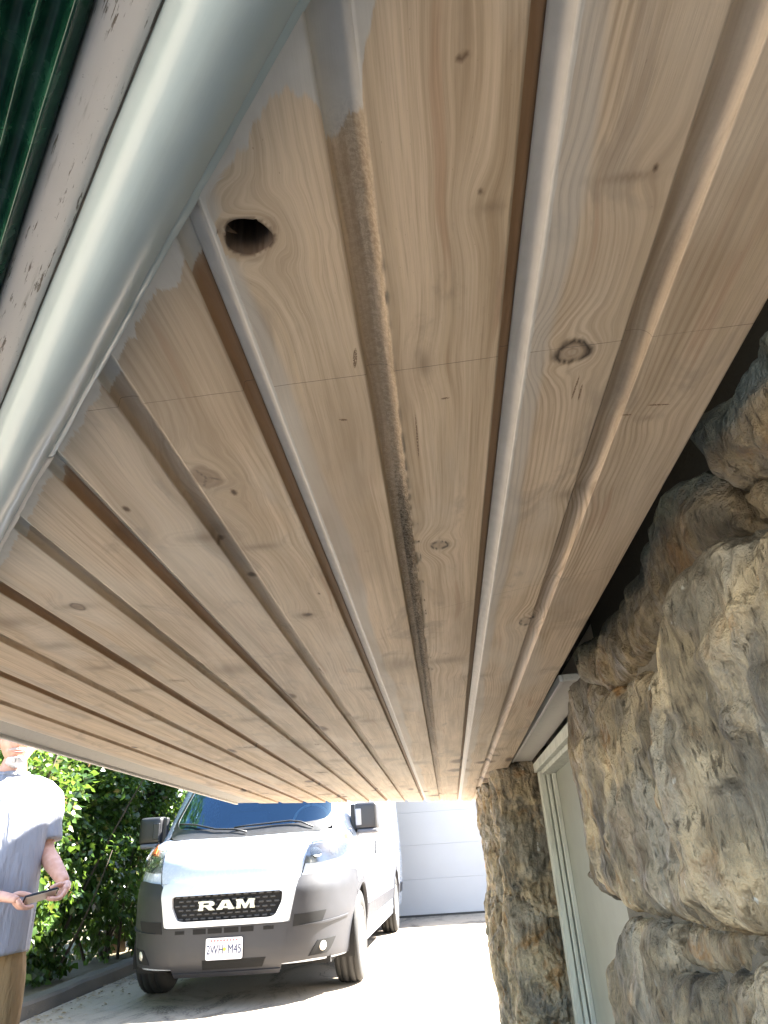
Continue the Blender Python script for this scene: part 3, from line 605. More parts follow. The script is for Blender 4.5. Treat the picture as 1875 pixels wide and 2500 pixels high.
ST = {
'U1': ([(.60, 0.568), (.696, 0.553), (.732, 0.555), (.763, 0.546), (.827, 0.555), (.891, 0.580), (.908, 0.571), (.909, 0.527), (.901, 0.465), (.886, 0.433), (.845, 0.425), (.788, 0.411), (.62, .39)], .445, .020, 1),
'U2': ([(.62, .385), (.788, .411), (.846, .424), (.883, .427), (.892, .398), (.896, .378), (.832, .354), (.62, .30)], .452, .015, 0),
'U3': ([(1.01, 0.539), (1.094, 0.558), (1.165, 0.560), (1.219, 0.552), (1.385, 0.563), (1.60, 0.533), (2.129, 0.548), (2.152, 0.528), (2.034, 0.436), (1.869, .38), (1.721, .363), (1.552, .375), (1.30, .37), (1.136, .357), (1.075, .382), (.963, .388), (.906, .389), (.891, 0.423), (.907, 0.457), (.968, 0.520)], .455, .020, 1),
'S1': ([(.832, .353), (.897, .376), (.968, .389), (1.035, .385), (1.083, .38), (1.302, .298), (1.338, .285), (1.336, .249), (1.421, .184), (1.449, .094), (1.435, .041), (1.391, -.022), (1.405, -.058), (1.414, -.121), (1.272, -.115), (1.196, -.118), (1.0, -.113), (.62, -.10), (.62, .29)], .416, .030, 0),
'S2': ([(1.727, .358), (1.557, .351), (1.464, .325), (1.441, .268), (1.424, .195), (1.434, .161), (1.452, .091), (1.41, .018), (1.396, -.034), (1.423, -.115), (1.588, -.124), (2.038, -.131), (2.3, -.112), (2.369, -.07), (2.423, .024), (2.38, .185), (2.337, .312), (2.143, .332), (1.929, .386)], .452, .024, 1),
'S2b': ([(2.406, .535), (2.157, .506), (1.936, .392), (2.148, .333), (2.349, .314), (2.389, .186), (2.433, .024), (2.38, -.072), (2.283, -.12), (2.564, -.106), (2.691, -.058), (2.595, -.007), (2.601, .193), (2.635, .349), (2.566, .444)], .462, .010, 0),
'S3': ([(1.426, .349), (1.294, .306), (1.338, .285), (1.338, .25), (1.416, .197), (1.435, .267), (1.456, .325), (1.539, .35)], .475, .010, 1),
'L1': ([(2.169, -.153), (1.659, -.131), (1.759, -.19), (1.737, -.221), (1.79, -.343), (1.8, -.62), (2.55, -.62), (2.50, -.40), (2.435, -.296), (2.269, -.207)], .450, .022, 0),
'L4': ([(1.653, -.133), (1.406, -.123), (1.197, -.12), (1.0, -.117), (.7, -.11), (.7, -.13), (1.12, -.135), (1.223, -.147), (1.524, -.203), (1.719, -.216), (1.751, -.189)], .468, .008, 1),
'L3': ([(1.526, -.207), (1.224, -.150), (1.121, -.138), (.7, -.135), (.7, -.60), (1.70, -.62), (1.770, -.359), (1.715, -.226)], .450, .024, 0),
'B1': ([(.6, -.62), (1.5, -.63), (1.5, -.98), (.6, -.98)], .45, .02, 0), 'B2': ([(1.52, -.63), (2.5, -.63), (2.45, -.98), (1.52, -.98)], .45, .02, 1),
'N1': ([(-.3, .55), (.58, .55), (.60, .30), (.2, .25), (-.3, .28)], .45, .03, 1), 'N2': ([(-.3, .26), (.2, .23), (.6, .27), (.61, -.1), (-.3, -.13)], .45, .03, 0), 'N3': ([(-.3, -.15), (.66, -.13), (.66, -.62), (-.3, -.60)], .45, .03, 0), 'N4': ([(-.3, -.62), (.57, -.64), (.57, -.98), (-.3, -.98)], .45, .03, 1),
}
for k, (nm, (poly, xf, bl, wmm)) in enumerate(ST.items()):
    fine = nm[0] in 'US' or nm in ('L1', 'L3', 'L4')
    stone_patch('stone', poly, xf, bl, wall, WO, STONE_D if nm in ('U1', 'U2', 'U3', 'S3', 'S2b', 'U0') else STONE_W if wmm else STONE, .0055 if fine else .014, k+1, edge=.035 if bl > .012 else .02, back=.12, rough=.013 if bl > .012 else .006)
bm = bmesh.new(); box_bm(bm, (-.025, -1.95, -.2), (.14, .66, CZ+.40)); box_bm(bm, (.012, .661, -.2), (.139, .79, CZ+.46)); bm_obj('mortar', bm, MORT.m, wall)
VOID_M = plain('dark_void_backing', (.035, .026, .018), .9, 0, .3, 14, .4); bm = bmesh.new(); box_bm(bm, (.02, -1.95, CZ+.405), (.139, .60, CZ+.80)); bm_obj('void_backing', bm, VOID_M, wall)  # dark box added behind the eave gap so that the void looks unlit

pil = tag(empty('stone_pillar', (.42, 4.9, 0)), 'rough stone pier beyond the door, its left side catching daylight', 'stone pillar')
PO = np.array([.42, 4.9, 0])
def rock(name, cen, half, mat, parent, org, seed, n=26, amp=.03, pw=5, strat=(14, 14, 4)):
    """a closed rough stone: superquadric block broken up by noise"""
    Vs, Fs = [], []; g = np.linspace(-1, 1, n); base = 0
    for ax in range(3):
        for sg in (-1, 1):
            a, b = np.meshgrid(g, g, indexing='ij'); p = np.zeros((n*n, 3)); p[:, ax] = sg; p[:, (ax+1) % 3] = a.ravel(); p[:, (ax+2) % 3] = b.ravel()
            f = grid_faces(n, n)+base; Fs.append(f if sg > 0 else f[:, ::-1]); Vs.append(p); base += n*n
    P = np.concatenate(Vs); F = np.concatenate(Fs)
    nr = (np.abs(P)**pw).sum(1)**(1/pw); P = P/nr[:, None]
    D = P/np.linalg.norm(P, axis=1)[:, None]; W = P*np.array(half)+np.array(cen)
    q = W*np.array(strat)+seed*5.1
    h = fbm(q, seed, 4, True)*amp+fbm(W*7+seed, seed+4, 3)*amp*.8+fbm(W*np.array([42, 42, 9]), seed+9, 4, True)*amp*.55
    W = W+D*h[:, None]
    o = mesh_np(name, W-org, F, mat, parent, True)
    bm = bmesh.new(); bm.from_mesh(o.data); bmesh.ops.remove_doubles(bm, verts=bm.verts, dist=1e-5); bmesh.ops.recalc_face_normals(bm, faces=bm.faces); bm.to_mesh(o.data); bm.free()
    return o
PO = np.array([.40, 4.5, 0]); pil.location = tuple(PO)
zc = [(-.10, .34), (.30, .80), (.74, 1.12), (1.05, 1.44)]
for k, (z0, z1) in enumerate(zc):
    zm = (z0+z1)/2+.06; hz = (z1-z0)/2+.02
    jx = (.012, -.012, .014, .004)[k]
    rock('stone', (.372+jx, 3.90, zm), (.100, .30, hz), (STONE_W, STONE_W, STONE, STONE)[k], pil, PO, 31+k, 46, .034, 6, (9, 9, 5))
    rock('stone', (.345+jx*1.3, 4.62, zm+(.05, -.05, .04, -.03)[k]), (.105, .42, hz), (STONE, STONE_W, STONE, STONE_W)[k], pil, PO, 51+k, 46, .036, 6, (9, 7, 5))
    rock('stone', (.485, 3.84, zm+(.1, -.06, .08, 0)[k]), (.085, .235, hz*1.02), STONE_W, pil, PO, 71+k, 34, .016, 7)
    rock('stone', (.335+jx, 5.20, zm-.03), (.10, .22, hz), (STONE_W, STONE, STONE_W, STONE)[k], pil, PO, 91+k, 34, .028, 6)
bm = bmesh.new(); box_bm(bm, (-.03, -.55, 0), (.19, .85, CZ+.44)); bm_obj('mortar', bm, MORT.m, pil)

# door recess between the two
door = tag(near(empty('painted_door', (.6, 3.3, 0))), 'pale grey green painted door set back between stone wall and pier', 'door')
DO = Vector((.6, 3.3, 0))
DP = NT('sage_door_paint'); dp = DP.coord(); dn = DP.noise(dp, 7, 5)
DP.fin(DP.mix(dn, (.20, .21, .175), (.27, .28, .24)), .5, DP.bump(DP.noise(dp, 60, 4), .1, .003))
FP = NT('white_frame_paint'); fp = FP.coord(); fn = FP.noise(FP.scale(fp, (40, 40, 5)), 1, 5, .6)
FP.fin(FP.mix(FP.ramp(fn, .35, .75), (.50, .52, .46), (.32, .33, .29)), .55, FP.bump(fn, .3, .004))
def dbox(name, lo, hi, mat, bevel=.003): return box(name, tuple(Vector(lo)-DO), tuple(Vector(hi)-DO), mat, door, bevel)
dbox('panel', (.600, 2.3, .05), (.635, 4.02, CZ+.46), DP.m, 0)
bm = bmesh.new()                                        # moulded far jamb: stepped strips
for (x0, x1, y0, y1) in ((.520, .548, 4.02, 4.11), (.548, .556, 4.035, 4.10), (.556, .572, 4.00, 4.10), (.572, .58, 4.02, 4.10), (.58, .5995, 3.965, 4.10)):
    box_bm(bm, (x0-DO.x, y0-DO.y, .05), (x1-DO.x, y1-DO.y, CZ+.42))
bm_obj('frame', bm, FP.m, door, bevel=.002)
bm = bmesh.new(); box_bm(bm, (.505-DO.x, 2.3-DO.y, CZ+.422), (.5985-DO.x, 4.11-DO.y, CZ+.468)); box_bm(bm, (.53-DO.x, 2.3-DO.y, CZ+.40), (.5983-DO.x, 4.0-DO.y, CZ+.421)); bm_obj('frame', bm, FP.m, door, bevel=.002)
HB = paint_mat('head_board_paint', (.60, .57, .52), .55, .3, .3)
dbox('head_board', (.412, 2.25, CZ+.497), (.515, 4.2, CZ+.52), HB, .003)
dbox('head_board', (.398, 2.25, CZ+.494), (.4115, 4.2, CZ+.519), CAULK, .003)
dbox('threshold', (.45, 2.45, .02), (.64, 4.1, .10), plain('threshold_stone', (.25, .24, .22), .9), .01)

# ------------------------------------------------------------------ house mass
STUCCO = plain('house_siding', (.52, .49, .43), .85, 0, .12, 6, .3)
house = tag(empty('house', (3.5, 2.5, 0)), 'house body carrying the eave over the stone wall', 'house')
HO = Vector((3.5, 2.5, 0))
box('wall', tuple(Vector((.60, -.95, -.1))-HO), tuple(Vector((7.2, 5.32, 3.93))-HO), STUCCO, house)
bm = bmesh.new(); hv = [bm.verts.new(Vector(p)-HO) for p in ((.3, -1.3, 3.93), (7.6, -1.3, 3.93), (7.6, 5.5, 3.93), (.3, 5.5, 3.93), (3.9, 1.2, 5.5), (3.9, 3.2, 5.5))]
for f in ((0, 1, 4), (1, 2, 5, 4), (2, 3, 5), (3, 0, 4, 5), (3, 2, 1, 0)): bm.faces.new([hv[i] for i in f])
bm_obj('roof', bm, ROOF, house)

# ------------------------------------------------------------------ garage
GW = plain('garage_white', (.30, .315, .345), .45, 0, .05, 3, .05)
gar = tag(empty('garage', (1.5, 13.7, gz(13.7))), 'white garage behind the van with a wide panelled door', 'garage')
GAO = Vector((1.5, 13.7, 0)); G0 = gz(13.65)+.02
bm = bmesh.new()
box_bm(bm, (-5.0, .05, -.1), (4.5, 6, 3.0)); box_bm(bm, (-5.0, -.12, -.1), (-3.6, .05, 3.0)); box_bm(bm, (2.6, -.12, -.1), (4.5, .05, 3.0)); box_bm(bm, (-3.6, -.12, 2.55), (2.6, .05, 3.0))
bm_obj('wall', bm, GW, gar)
bm = bmesh.new()
for k in range(5):
    z0 = .03+k*.535-.0; 
    if z0+.53 > 2.9: break
    for s in range(1):
        vs = box_bm(bm, (-3.59, -.045, z0), (2.59, .03, min(z0+.5335, 2.54)))
bm_obj('garage_door', bm, GW, gar, bevel=.002)
box('weather_strip', (-3.58, -.05, -.01), (2.58, .02, .028), plain('rubber_strip', (.03, .03, .03), .8), gar)
bm = bmesh.new(); box_bm(bm, (-5.4, -.55, 3.0), (4.9, 6.4, 3.12)); bm_obj('roof', bm, ROOF, gar)

# ------------------------------------------------------------------ van
VH = math.radians(-.6)
van = tag(empty('delivery_van', (-1.886, 6.5, gz(6.5)), (math.radians(1.15), 0, VH)), 'white high roofed delivery van with grey bumper parked facing the camera', 'van')
VW = NT('van_white_paint'); vp = VW.coord(); vn = VW.noise(vp, 3, 4)
VW.fin(VW.mix(vn, (.37, .415, .49), (.42, .465, .54)), VW.ramp(VW.noise(vp, 40, 3), .3, .8, .22, .34)); VW.b.inputs['Coat Weight'].default_value = .6; VW.b.inputs['Coat Roughness'].default_value = .06
VG = plain('grey_bumper_plastic', (.019, .020, .025), .5, 0, .15, 12, .15, 300)
VSIL = plain('pale_grille_surround', (.60, .62, .65), .25, .25, .05, 5, 0, coat=.4)
VB = plain('black_plastic', (.012, .012, .013), .45, 0, .2, 20, .1)
VBLK = plain('black_gap', (.004, .004, .004), .9)
CHR = plain('bright_chrome', (.40, .42, .38), .28, .9, .06, 20)
RUB = plain('tyre_rubber', (.011, .011, .011), .8, 0, .35, 40, .35, 160)
RIM = plain('steel_rim', (.55, .56, .57), .35, .7, .08, 20)
AMB = plain('amber_lens', (.75, .20, .05), .15, 0, .1, 60, coat=.8)
LENS = plain('headlight_reflector', (.16, .18, .20), .15, .5, .35, 55, .25, 40, coat=.9)
def glass_mat(name, tint, refl=.9, rcol=(1, 1, 1)):
    m = NT(name); fr = m.n('ShaderNodeFresnel'); fr.inputs[0].default_value = 1.5
    tr = m.n('ShaderNodeBsdfTransparent'); tr.inputs[0].default_value = (*tint, 1); gl = m.n('ShaderNodeBsdfGlossy'); gl.inputs['Roughness'].default_value = .02
    gl.inputs[0].default_value = (*rcol, 1); mx = m.n('ShaderNodeMixShader'); f = m.math('MULTIPLY_ADD', fr.outputs[0], refl, .05, clamp=True)
    m.set(mx.inputs[0], f); m.t.links.new(tr.outputs[0], mx.inputs[1]); m.t.links.new(gl.outputs[0], mx.inputs[2]); m.t.links.new(mx.outputs[0], m.out.inputs[0]); return m.m
GLASS = glass_mat('windscreen_glass', (.45, .62, .66), 2.2, (.30, .50, .68)); CLEAR = glass_mat('clear_lens', (.9, .92, .92), 1.0)

PZ = np.array([.20, .25, .30, .40, .56, .62, .80, .86, .90, .96, 1.05, 1.12, 1.18, 1.225, 1.255, 1.30, 1.60, 2.05, 2.15, 2.30, 2.42, 2.50, 2.53])
PY = np.array([.10, .045, .01, .00, .00, .00, .005, .03, .05, .068, .115, .18, .28, .40, .50, .57, .90, 1.40, 1.55, 1.85, 2.2, 2.75, 3.2])
HZ = np.array([.20, .30, .60, .90, 1.3, 1.7, 2.1, 2.35, 2.47, 2.53]); HW = np.array([.95, .975, 1.01, 1.02, 1.01, .985, .95, .91, .82, .66])
VLEN = 6.3; DD = .9
ph = np.linspace(0, math.pi/2, 80); ax_ = np.sqrt(np.sin(ph)); ay_ = DD*(1-np.cos(ph))
cx_ = np.concatenate([ax_, np.full(120, 1.0)]); cy_ = np.concatenate([ay_, np.linspace(DD, VLEN, 121)[1:]])
cq_ = np.concatenate([[0], np.cumsum(np.hypot(np.diff(cx_), np.diff(cy_)))])
def Qx(x): return float(np.interp(abs(x), ax_, cq_[:80])*(1 if x >= 0 else -1))
def Qy(y): return float(np.interp(y, cy_[60:], cq_[60:]))
def surf(q, z):
    q = np.asarray(q, float); z = np.asarray(z, float); a = np.abs(q)
    f = np.interp(z, PZ, PY); h = np.interp(z, HZ, HW)
    yo = np.interp(a, cq_, cy_); x = np.interp(a, cq_, cx_)*h*np.where(q >= 0, 1, -1)
    return np.stack([x, f+yo*(VLEN-f)/VLEN, z], -1)
def snorm(q, z):
    e = .004; a = surf(q+e, z)-surf(q-e, z); b = surf(q, z+e)-surf(q, z-e)
    n = np.cross(a, b); n /= np.maximum(np.linalg.norm(n, axis=-1, keepdims=True), 1e-9); return n
zs = np.unique(np.concatenate([np.linspace(.27, 1.3, 74), np.linspace(1.3, 2.53, 42)]))
qs = np.unique(np.concatenate([np.linspace(0, 1.45, 60), np.linspace(1.45, cq_[-1], 130)])); qs = np.concatenate([-qs[:0:-1], qs])
QQ, ZZ = np.meshgrid(qs, zs, indexing='ij'); q_, z_ = QQ.ravel(), ZZ.ravel(); VV = surf(q_, z_)
AR = .425; WB = [(.95, .37), (.95+4.05, .37)]
for wy, wz in WB:
    side = np.abs(q_) > 1.0; dy, dz = VV[:, 1]-wy, VV[:, 2]-wz; r = np.hypot(dy, dz); sn = side & (r > AR-.035) & (r < AR+.035)
    VV[sn, 1] = wy+dy[sn]/r[sn]*AR; VV[sn, 2] = wz+dz[sn]/r[sn]*AR
F = grid_faces(len(qs), len(zs)); ctr = VV[F].mean(1); qc = q_[F].mean(1)
kill = np.zeros(len(F), bool)
for wy, wz in WB: kill |= (np.abs(qc) > 1.0) & (np.hypot(ctr[:, 1]-wy, ctr[:, 2]-wz) < AR-.002)
kill |= (np.abs(ctr[:, 0]) < .80-.12*np.clip((ctr[:, 2]-1.3)/.75, 0, 1)) & (ctr[:, 2] > 1.262) & (ctr[:, 2] < 2.04) & (np.abs(qc) < 1.3)
F = F[~kill]
Fl = [tuple(f) for f in F]
nz = len(zs); Vl = [tuple(v) for v in VV]
Fl.append(tuple(range(0, nz)) + tuple(range((len(qs)-1)*nz+nz-1, (len(qs)-1)*nz-1, -1)))     # rear doors
Fl.append(tuple(k*nz+nz-1 for k in range(len(qs))))                                            # roof
body = mesh_np('body', Vl, Fl, VW.m, van, True)
body.data.polygons[len(Fl)-1].use_smooth = False; body.data.polygons[len(Fl)-2].use_smooth = False

def patch(name, poly, off, mat, parent=van, cell=.03, thick=.02, hole=None, smooth=True, round_=0):
    """a panel laid on the body: outline in (distance round the body, height)"""
    def rnd(p, r):
        if not r: return p
        out = []; n = len(p)
        for i in range(n):
            a, b, c = (np.array(p[(i+k) % n], float) for k in (-1, 0, 1)); da, dc = a-b, c-b; la, lc = np.hypot(*da), np.hypot(*dc)
            rr = min(r, la*.45, lc*.45)
            for t in np.linspace(0, 1, 5): out.append(tuple((1-t)**2*(b+da/la*rr)+2*t*(1-t)*b+t*t*(b+dc/lc*rr)))
        return out
    poly = rnd(poly, round_)
    bm = bmesh.new()
    if hole is None:
        bm.faces.new([bm.verts.new((p[0], 0, p[1])) for p in poly])
    else:
        hole = rnd(hole, round_ or .03); n = 96; c = np.mean(hole, 0)
        def res(pp):
            pp = np.array(pp); L = np.concatenate([pp, pp[:1]]); s = np.concatenate([[0], np.cumsum(np.hypot(*np.diff(L, axis=0).T))])
            dense = np.stack([np.interp(np.linspace(0, s[-1], 3000), s, L[:, k]) for k in (0, 1)], 1); a = np.arctan2(dense[:, 1]-c[1], (dense[:, 0]-c[0])*.25)
            return [dense[np.argmin(np.abs((a-t+math.pi) % (2*math.pi)-math.pi))] for t in np.linspace(-math.pi, math.pi, n, endpoint=False)]
        A = [bm.verts.new((p[0], 0, p[1])) for p in res(poly)]; B = [bm.verts.new((p[0], 0, p[1])) for p in res(hole)]
        for i in range(n): bm.faces.new((A[i], A[(i+1) % n], B[(i+1) % n], B[i]))
    xs = [v.co.x for v in bm.verts]; zz = [v.co.z for v in bm.verts]
    for x in np.arange(min(xs)+cell*.5, max(xs), cell): bmesh.ops.bisect_plane(bm, geom=bm.verts[:]+bm.edges[:]+bm.faces[:], plane_co=(x, 0, 0), plane_no=(1, 0, 0))
    for z in np.arange(min(zz)+cell*.5, max(zz), cell): bmesh.ops.bisect_plane(bm, geom=bm.verts[:]+bm.edges[:]+bm.faces[:], plane_co=(0, 0, z), plane_no=(0, 0, 1))
    bmesh.ops.triangulate(bm, faces=[f for f in bm.faces if len(f.verts) > 4])
    q = np.array([v.co.x for v in bm.verts]); z = np.array([v.co.z for v in bm.verts]); P = surf(q, z); N = snorm(q, z); 
    out = P+N*off
    top = list(bm.verts); 
    be = [e for e in bm.edges if len(e.link_faces) == 1]; bvs = {v for e in be for v in e.verts}; idx = {v: i for i, v in enumerate(top)}
    low = {v: bm.verts.new(tuple(P[idx[v]]+N[idx[v]]*(off-thick))) for v in bvs}
    for v in top: v.co = out[idx[v]]
    for e in be: bm.faces.new((e.verts[0], e.verts[1], low[e.verts[1]], low[e.verts[0]]))
    bmesh.ops.recalc_face_normals(bm, faces=bm.faces)
    me = bpy.data.meshes.new(name); bm.to_mesh(me); bm.free(); me.materials.append(mat)
    if smooth: me.polygons.foreach_set('use_smooth', np.ones(len(me.polygons), bool))
    o = bpy.data.objects.new(name, me); C.objects.link(o); o.parent = parent
    es = o.modifiers.new('edges', 'EDGE_SPLIT'); es.split_angle = math.radians(40)
    return o
def mir(half):                                           # mirror a right-hand half outline about the centre
    return half+[(-x, z) for x, z in half[::-1] if abs(x) > 1e-6]
def XZ(pts): return [(Qx(x), z) for x, z in pts]
qy = Qy
# grey bumper, wrapping to the wheel arches
archq = [(qy(.95-.43*math.cos(t)), .37+.43*math.sin(t)) for t in np.linspace(-.15, 1.12, 9)]
bump_half = XZ([(0, .245), (.46, .245), (.47, .285), (.70, .295)])+[(qy(.40), .285), (qy(.505), .285)]+archq+[(qy(.66), .90)]+XZ([(.97, .915), (.80, .925), (.60, .893), (.575, .868), (.520, .566), (0, .566)])
bumper = patch('front_bumper', mir(bump_half), .014, VG, thick=.03, cell=.028)
patch('number_plate_panel', XZ([(-.46, .248), (.46, .248), (.515, .565), (-.515, .565)]), .020, VG, bumper, thick=.02)
grs = patch('grille_surround', XZ([(-.55, .872), (-.52, .884), (.52, .884), (.572, .880), (.575, .868), (.512, .570), (-.512, .570), (-.558, .82)]), .034, VSIL, thick=.035, hole=XZ([(-.458, .797), (.46, .797), (.455, .72), (.405, .622), (.36, .612), (-.36, .612), (-.405, .622), (-.455, .72)]), round_=.02)
gril = patch('grille', XZ([(-.46, .80), (.46, .80), (.455, .70), (.40, .610), (-.40, .610), (-.455, .70)]), .008, VBLK, thick=.01, smooth=True)
bm = bmesh.new()
for r in range(6):
    z = .628+r*.0325
    for c in range(-7, 8):
        x = (c+(.5 if r % 2 else 0))*.064
        if abs(x) > .425-.5*max(0, .70-z): continue
        p = surf(Qx(x), z); box_bm(bm, (p[0]-.020, p[1]-.016, z-.0065), (p[0]+.020, p[1]-.002, z+.0065))
bm_obj('honeycomb', bm, plain('grille_bar', (.03, .031, .034), .4), gril, bevel=.004)
# R A M lettering, cut as wide slab letters
LET = {'R': [[(0, 0), (.30, 0), (.30, .36), (.42, .36), (.66, 0), (1, 0), (.76, .40), (.95, .52), (.98, .78), (.86, .95), (.70, 1), (0, 1), (0, .80), (.06, .78), (.06, .24), (0, .2)], [(.30, .58), (.60, .58), (.66, .66), (.66, .72), (.60, .78), (.30, .78)]],
       'A': [[(0, 0), (.34, 0), (.38, .16), (.66, .16), (.70, 0), (1.06, 0), (1.06, .18), (1.0, .2), (.74, 1), (.32, 1), (.06, .2), (0, .18)], [(.43, .36), (.61, .36), (.52, .72)]],
       'M': [[(0, 0), (.28, 0), (.28, .62), (.48, 0), (.62, 0), (.82, .62), (.82, 0), (1.12, 0), (1.12, .2), (1.08, .24), (1.08, .78), (1.12, .82), (1.12, 1), (.74, 1), (.56, .46), (.38, 1), (0, 1), (0, .82), (.04, .78), (.04, .24), (0, .2)], None]}
def letters():
    bm = bmesh.new(); x0 = -.232
    for ch in 'RAM':
        outl, hole = LET[ch]; w_, h_ = .142, .068
        for loop in ([outl] if hole is None else [outl, hole]): pass
        vs = [bm.verts.new((x0+u*w_, 0, .686+v*h_)) for u, v in outl]; es = [bm.edges.new((vs[i], vs[(i+1) % len(vs)])) for i in range(len(vs))]
        if hole:
            hv_ = [bm.verts.new((x0+u*w_, 0, .686+v*h_)) for u, v in hole]; es += [bm.edges.new((hv_[i], hv_[(i+1) % len(hv_)])) for i in range(len(hv_))]
        bmesh.ops.triangle_fill(bm, edges=es, use_beauty=True)
        x0 += .157 if ch != 'A' else .163
    bmesh.ops.recalc_face_normals(bm, faces=bm.faces)
    r = bmesh.ops.extrude_face_region(bm, geom=bm.faces[:]); nv = [g_ for g_ in r['geom'] if isinstance(g_, bmesh.types.BMVert)]
    for v in bm.verts: v.co.y = -.020
    for v in nv: v.co.y = -.034
    return bm_obj('lettering', bm, CHR, gril)
letters()
for (a, b, z0, z1) in ((-.423, -.344, .523, .548), (-.27, -.163, .518, .556), (-.146, -.029, .518, .556), (-.01, .11, .518, .556), (.129, .235, .518, .556), (.314, .398, .523, .549)):
    patch('air_slot', XZ([(a, z0), (b, z0), (b, z1), (a, z1)]), .0235, VBLK, bumper, thick=.004)
patch('lower_grille', XZ([(-.19, .280), (.31, .280), (.345, .335), (-.19, .335)]), .0235, VBLK, bumper, thick=.004)
patch('lower_lip', XZ([(-.45, .235), (.45, .235), (.455, .262), (-.455, .262)]), .030, VG, bumper, thick=.03)
for s in (1, -1):
    ms = lambda pts: [(Qx(s*x), z) for x, z in pts]
    patch('air_scoop', ms([(.552, .615), (.785, .628), (.76, .552), (.545, .530)]), .0185, VBLK, bumper, thick=.004)
    patch('scoop_lip', ms([(.60, .534), (.76, .548), (.93, .575), (.93, .566), (.76, .532)]), .026, VG, bumper, thick=.02)
    patch('lamp_recess', ms([(.672, .312), (.70, .36), (.735, .415), (.86, .425), (.825, .34), (.80, .318)]), .0185, VBLK, bumper, thick=.004)
    p = surf(Qx(s*.774), .372); nrm = snorm(Qx(s*.774), np.array(.372)); bm = bmesh.new()
    bmesh.ops.create_uvsphere(bm, u_segments=24, v_segments=12, radius=.036, matrix=Matrix.Translation(Vector(p+nrm*.016)) @ Vector(nrm).to_track_quat('Z', 'Y').to_matrix().to_4x4() @ Matrix.Diagonal((1, 1, .35, 1)))
    bm_obj('fog_lamp', bm, plain('fog_lamp_glass', (.62, .60, .52), .12, .3, .25, 60, coat=.9), van, smooth=True)
    hl = patch('headlight', ms([(.612, .982), (.632, 1.075), (.656, 1.150), (.78, 1.172), (.87, 1.215), (.925, 1.235), (.958, 1.20), (.955, 1.09), (.915, 1.03), (.86, 1.008), (.74, .985)]), .006, LENS, thick=.02, round_=.02)
    patch('indicator', ms([(.775, 1.135), (.80, 1.180), (.87, 1.218), (.915, 1.222), (.925, 1.16), (.86, 1.135)]), .010, AMB, hl, thick=.004, round_=.01)
    for (hx, hz_, rr) in ((.70, 1.06, .050), (.83, 1.065, .048)):
        p = surf(Qx(s*hx), hz_); nrm = snorm(Qx(s*hx), np.array(hz_)); bm = bmesh.new()
        bmesh.ops.create_cone(bm, cap_ends=True, segments=24, radius1=rr, radius2=rr*.72, depth=.012, matrix=Matrix.Translation(Vector(p+nrm*.012)) @ Vector(-nrm).to_track_quat('Z', 'Y').to_matrix().to_4x4())
        bm_obj('bulb_bowl', bm, CHR, hl)
    patch('lens', ms([(.610, .980), (.630, 1.075), (.655, 1.153), (.78, 1.175), (.87, 1.218), (.927, 1.238), (.962, 1.20), (.958, 1.09), (.917, 1.027), (.86, 1.005), (.74, .982)]), .024, CLEAR, hl, thick=.004, round_=.02)
    # arch flares, side strip, doors
    for wy, wz in WB:
        t0_, t1_ = (-.12, math.pi+.16) if wy > 2 else (.9, math.pi+.16)
        ts = np.linspace(t0_, t1_, 26)
        ring = [(s*qy(wy-.418*math.cos(t)), wz+.418*math.sin(t)) for t in ts]+[(s*qy(wy-.475*math.cos(t)), wz+.475*math.sin(t)) for t in ts[::-1]]
        patch('wheel_arch', ring, .016, VG, thick=.03, cell=.04)
        bm = bmesh.new()                                 # dark liner inside the arch
        ts = np.linspace(-.3, math.pi+.3, 20); rows = []
        for xx in (.985, .60): rows.append([bm.verts.new((s*xx, wy-.435*math.cos(t), wz+.435*math.sin(t))) for t in ts])
        for i in range(len(ts)-1): bm.faces.new((rows[0][i], rows[0][i+1], rows[1][i+1], rows[1][i]))
        bm.faces.new(rows[1]); bm_obj('arch_liner', bm, VBLK, van)
    patch('side_strip', [(s*qy(1.44), .46), (s*qy(4.50), .46), (s*qy(4.50), .585), (s*qy(1.44), .585)], .014, VG, thick=.02, cell=.2)
    patch('side_strip', [(s*qy(5.50), .46), (s*qy(6.2), .46), (s*qy(6.2), .585), (s*qy(5.50), .585)], .014, VG, thick=.02, cell=.2)
    patch('sill', [(s*qy(1.40), .27), (s*qy(4.55), .27), (s*qy(4.55), .36), (s*qy(1.40), .36)], .010, VW.m, thick=.02, cell=.2)
    dr = patch('front_door', [(s*qy(1.45), .40), (s*qy(2.30), .40), (s*qy(2.30), 1.95), (s*qy(1.75), 1.95), (s*qy(1.30), 1.45), (s*qy(1.30), .90)], .004, VW.m, thick=.006, cell=.12)
    patch('window', [(s*qy(1.38), 1.36), (s*qy(2.22), 1.33), (s*qy(2.22), 1.88), (s*qy(1.78), 1.88)], .008, plain('dark_side_glass', (.008, .012, .014), .05, 0, .1, 5, spec=.8), dr, thick=.004, cell=.12)
    patch('handle', [(s*qy(2.10), 1.02), (s*qy(2.17), 1.02), (s*qy(2.17), 1.16), (s*qy(2.10), 1.16)], .02, VB, dr, thick=.02, cell=.1)
    patch('door_gap', [(s*qy(2.31), .38), (s*qy(2.322), .38), (s*qy(2.322), 2.0), (s*qy(2.31), 2.0)], .003, VBLK, thick=.004, cell=.12)
    # mirrors
    mr = empty('mirror', (s*1.09, .98, 1.33)); mr.parent = van
    bm = bmesh.new(); box_bm(bm, (-.125, -.065, -.095), (.125, .075, .165)); 
    for v in bm.verts:
        if v.co.y < 0: v.co.x *= .90; v.co.z = v.co.z*.92
    bmesh.ops.subdivide_edges(bm, edges=bm.edges[:], cuts=2, use_grid_fill=True)
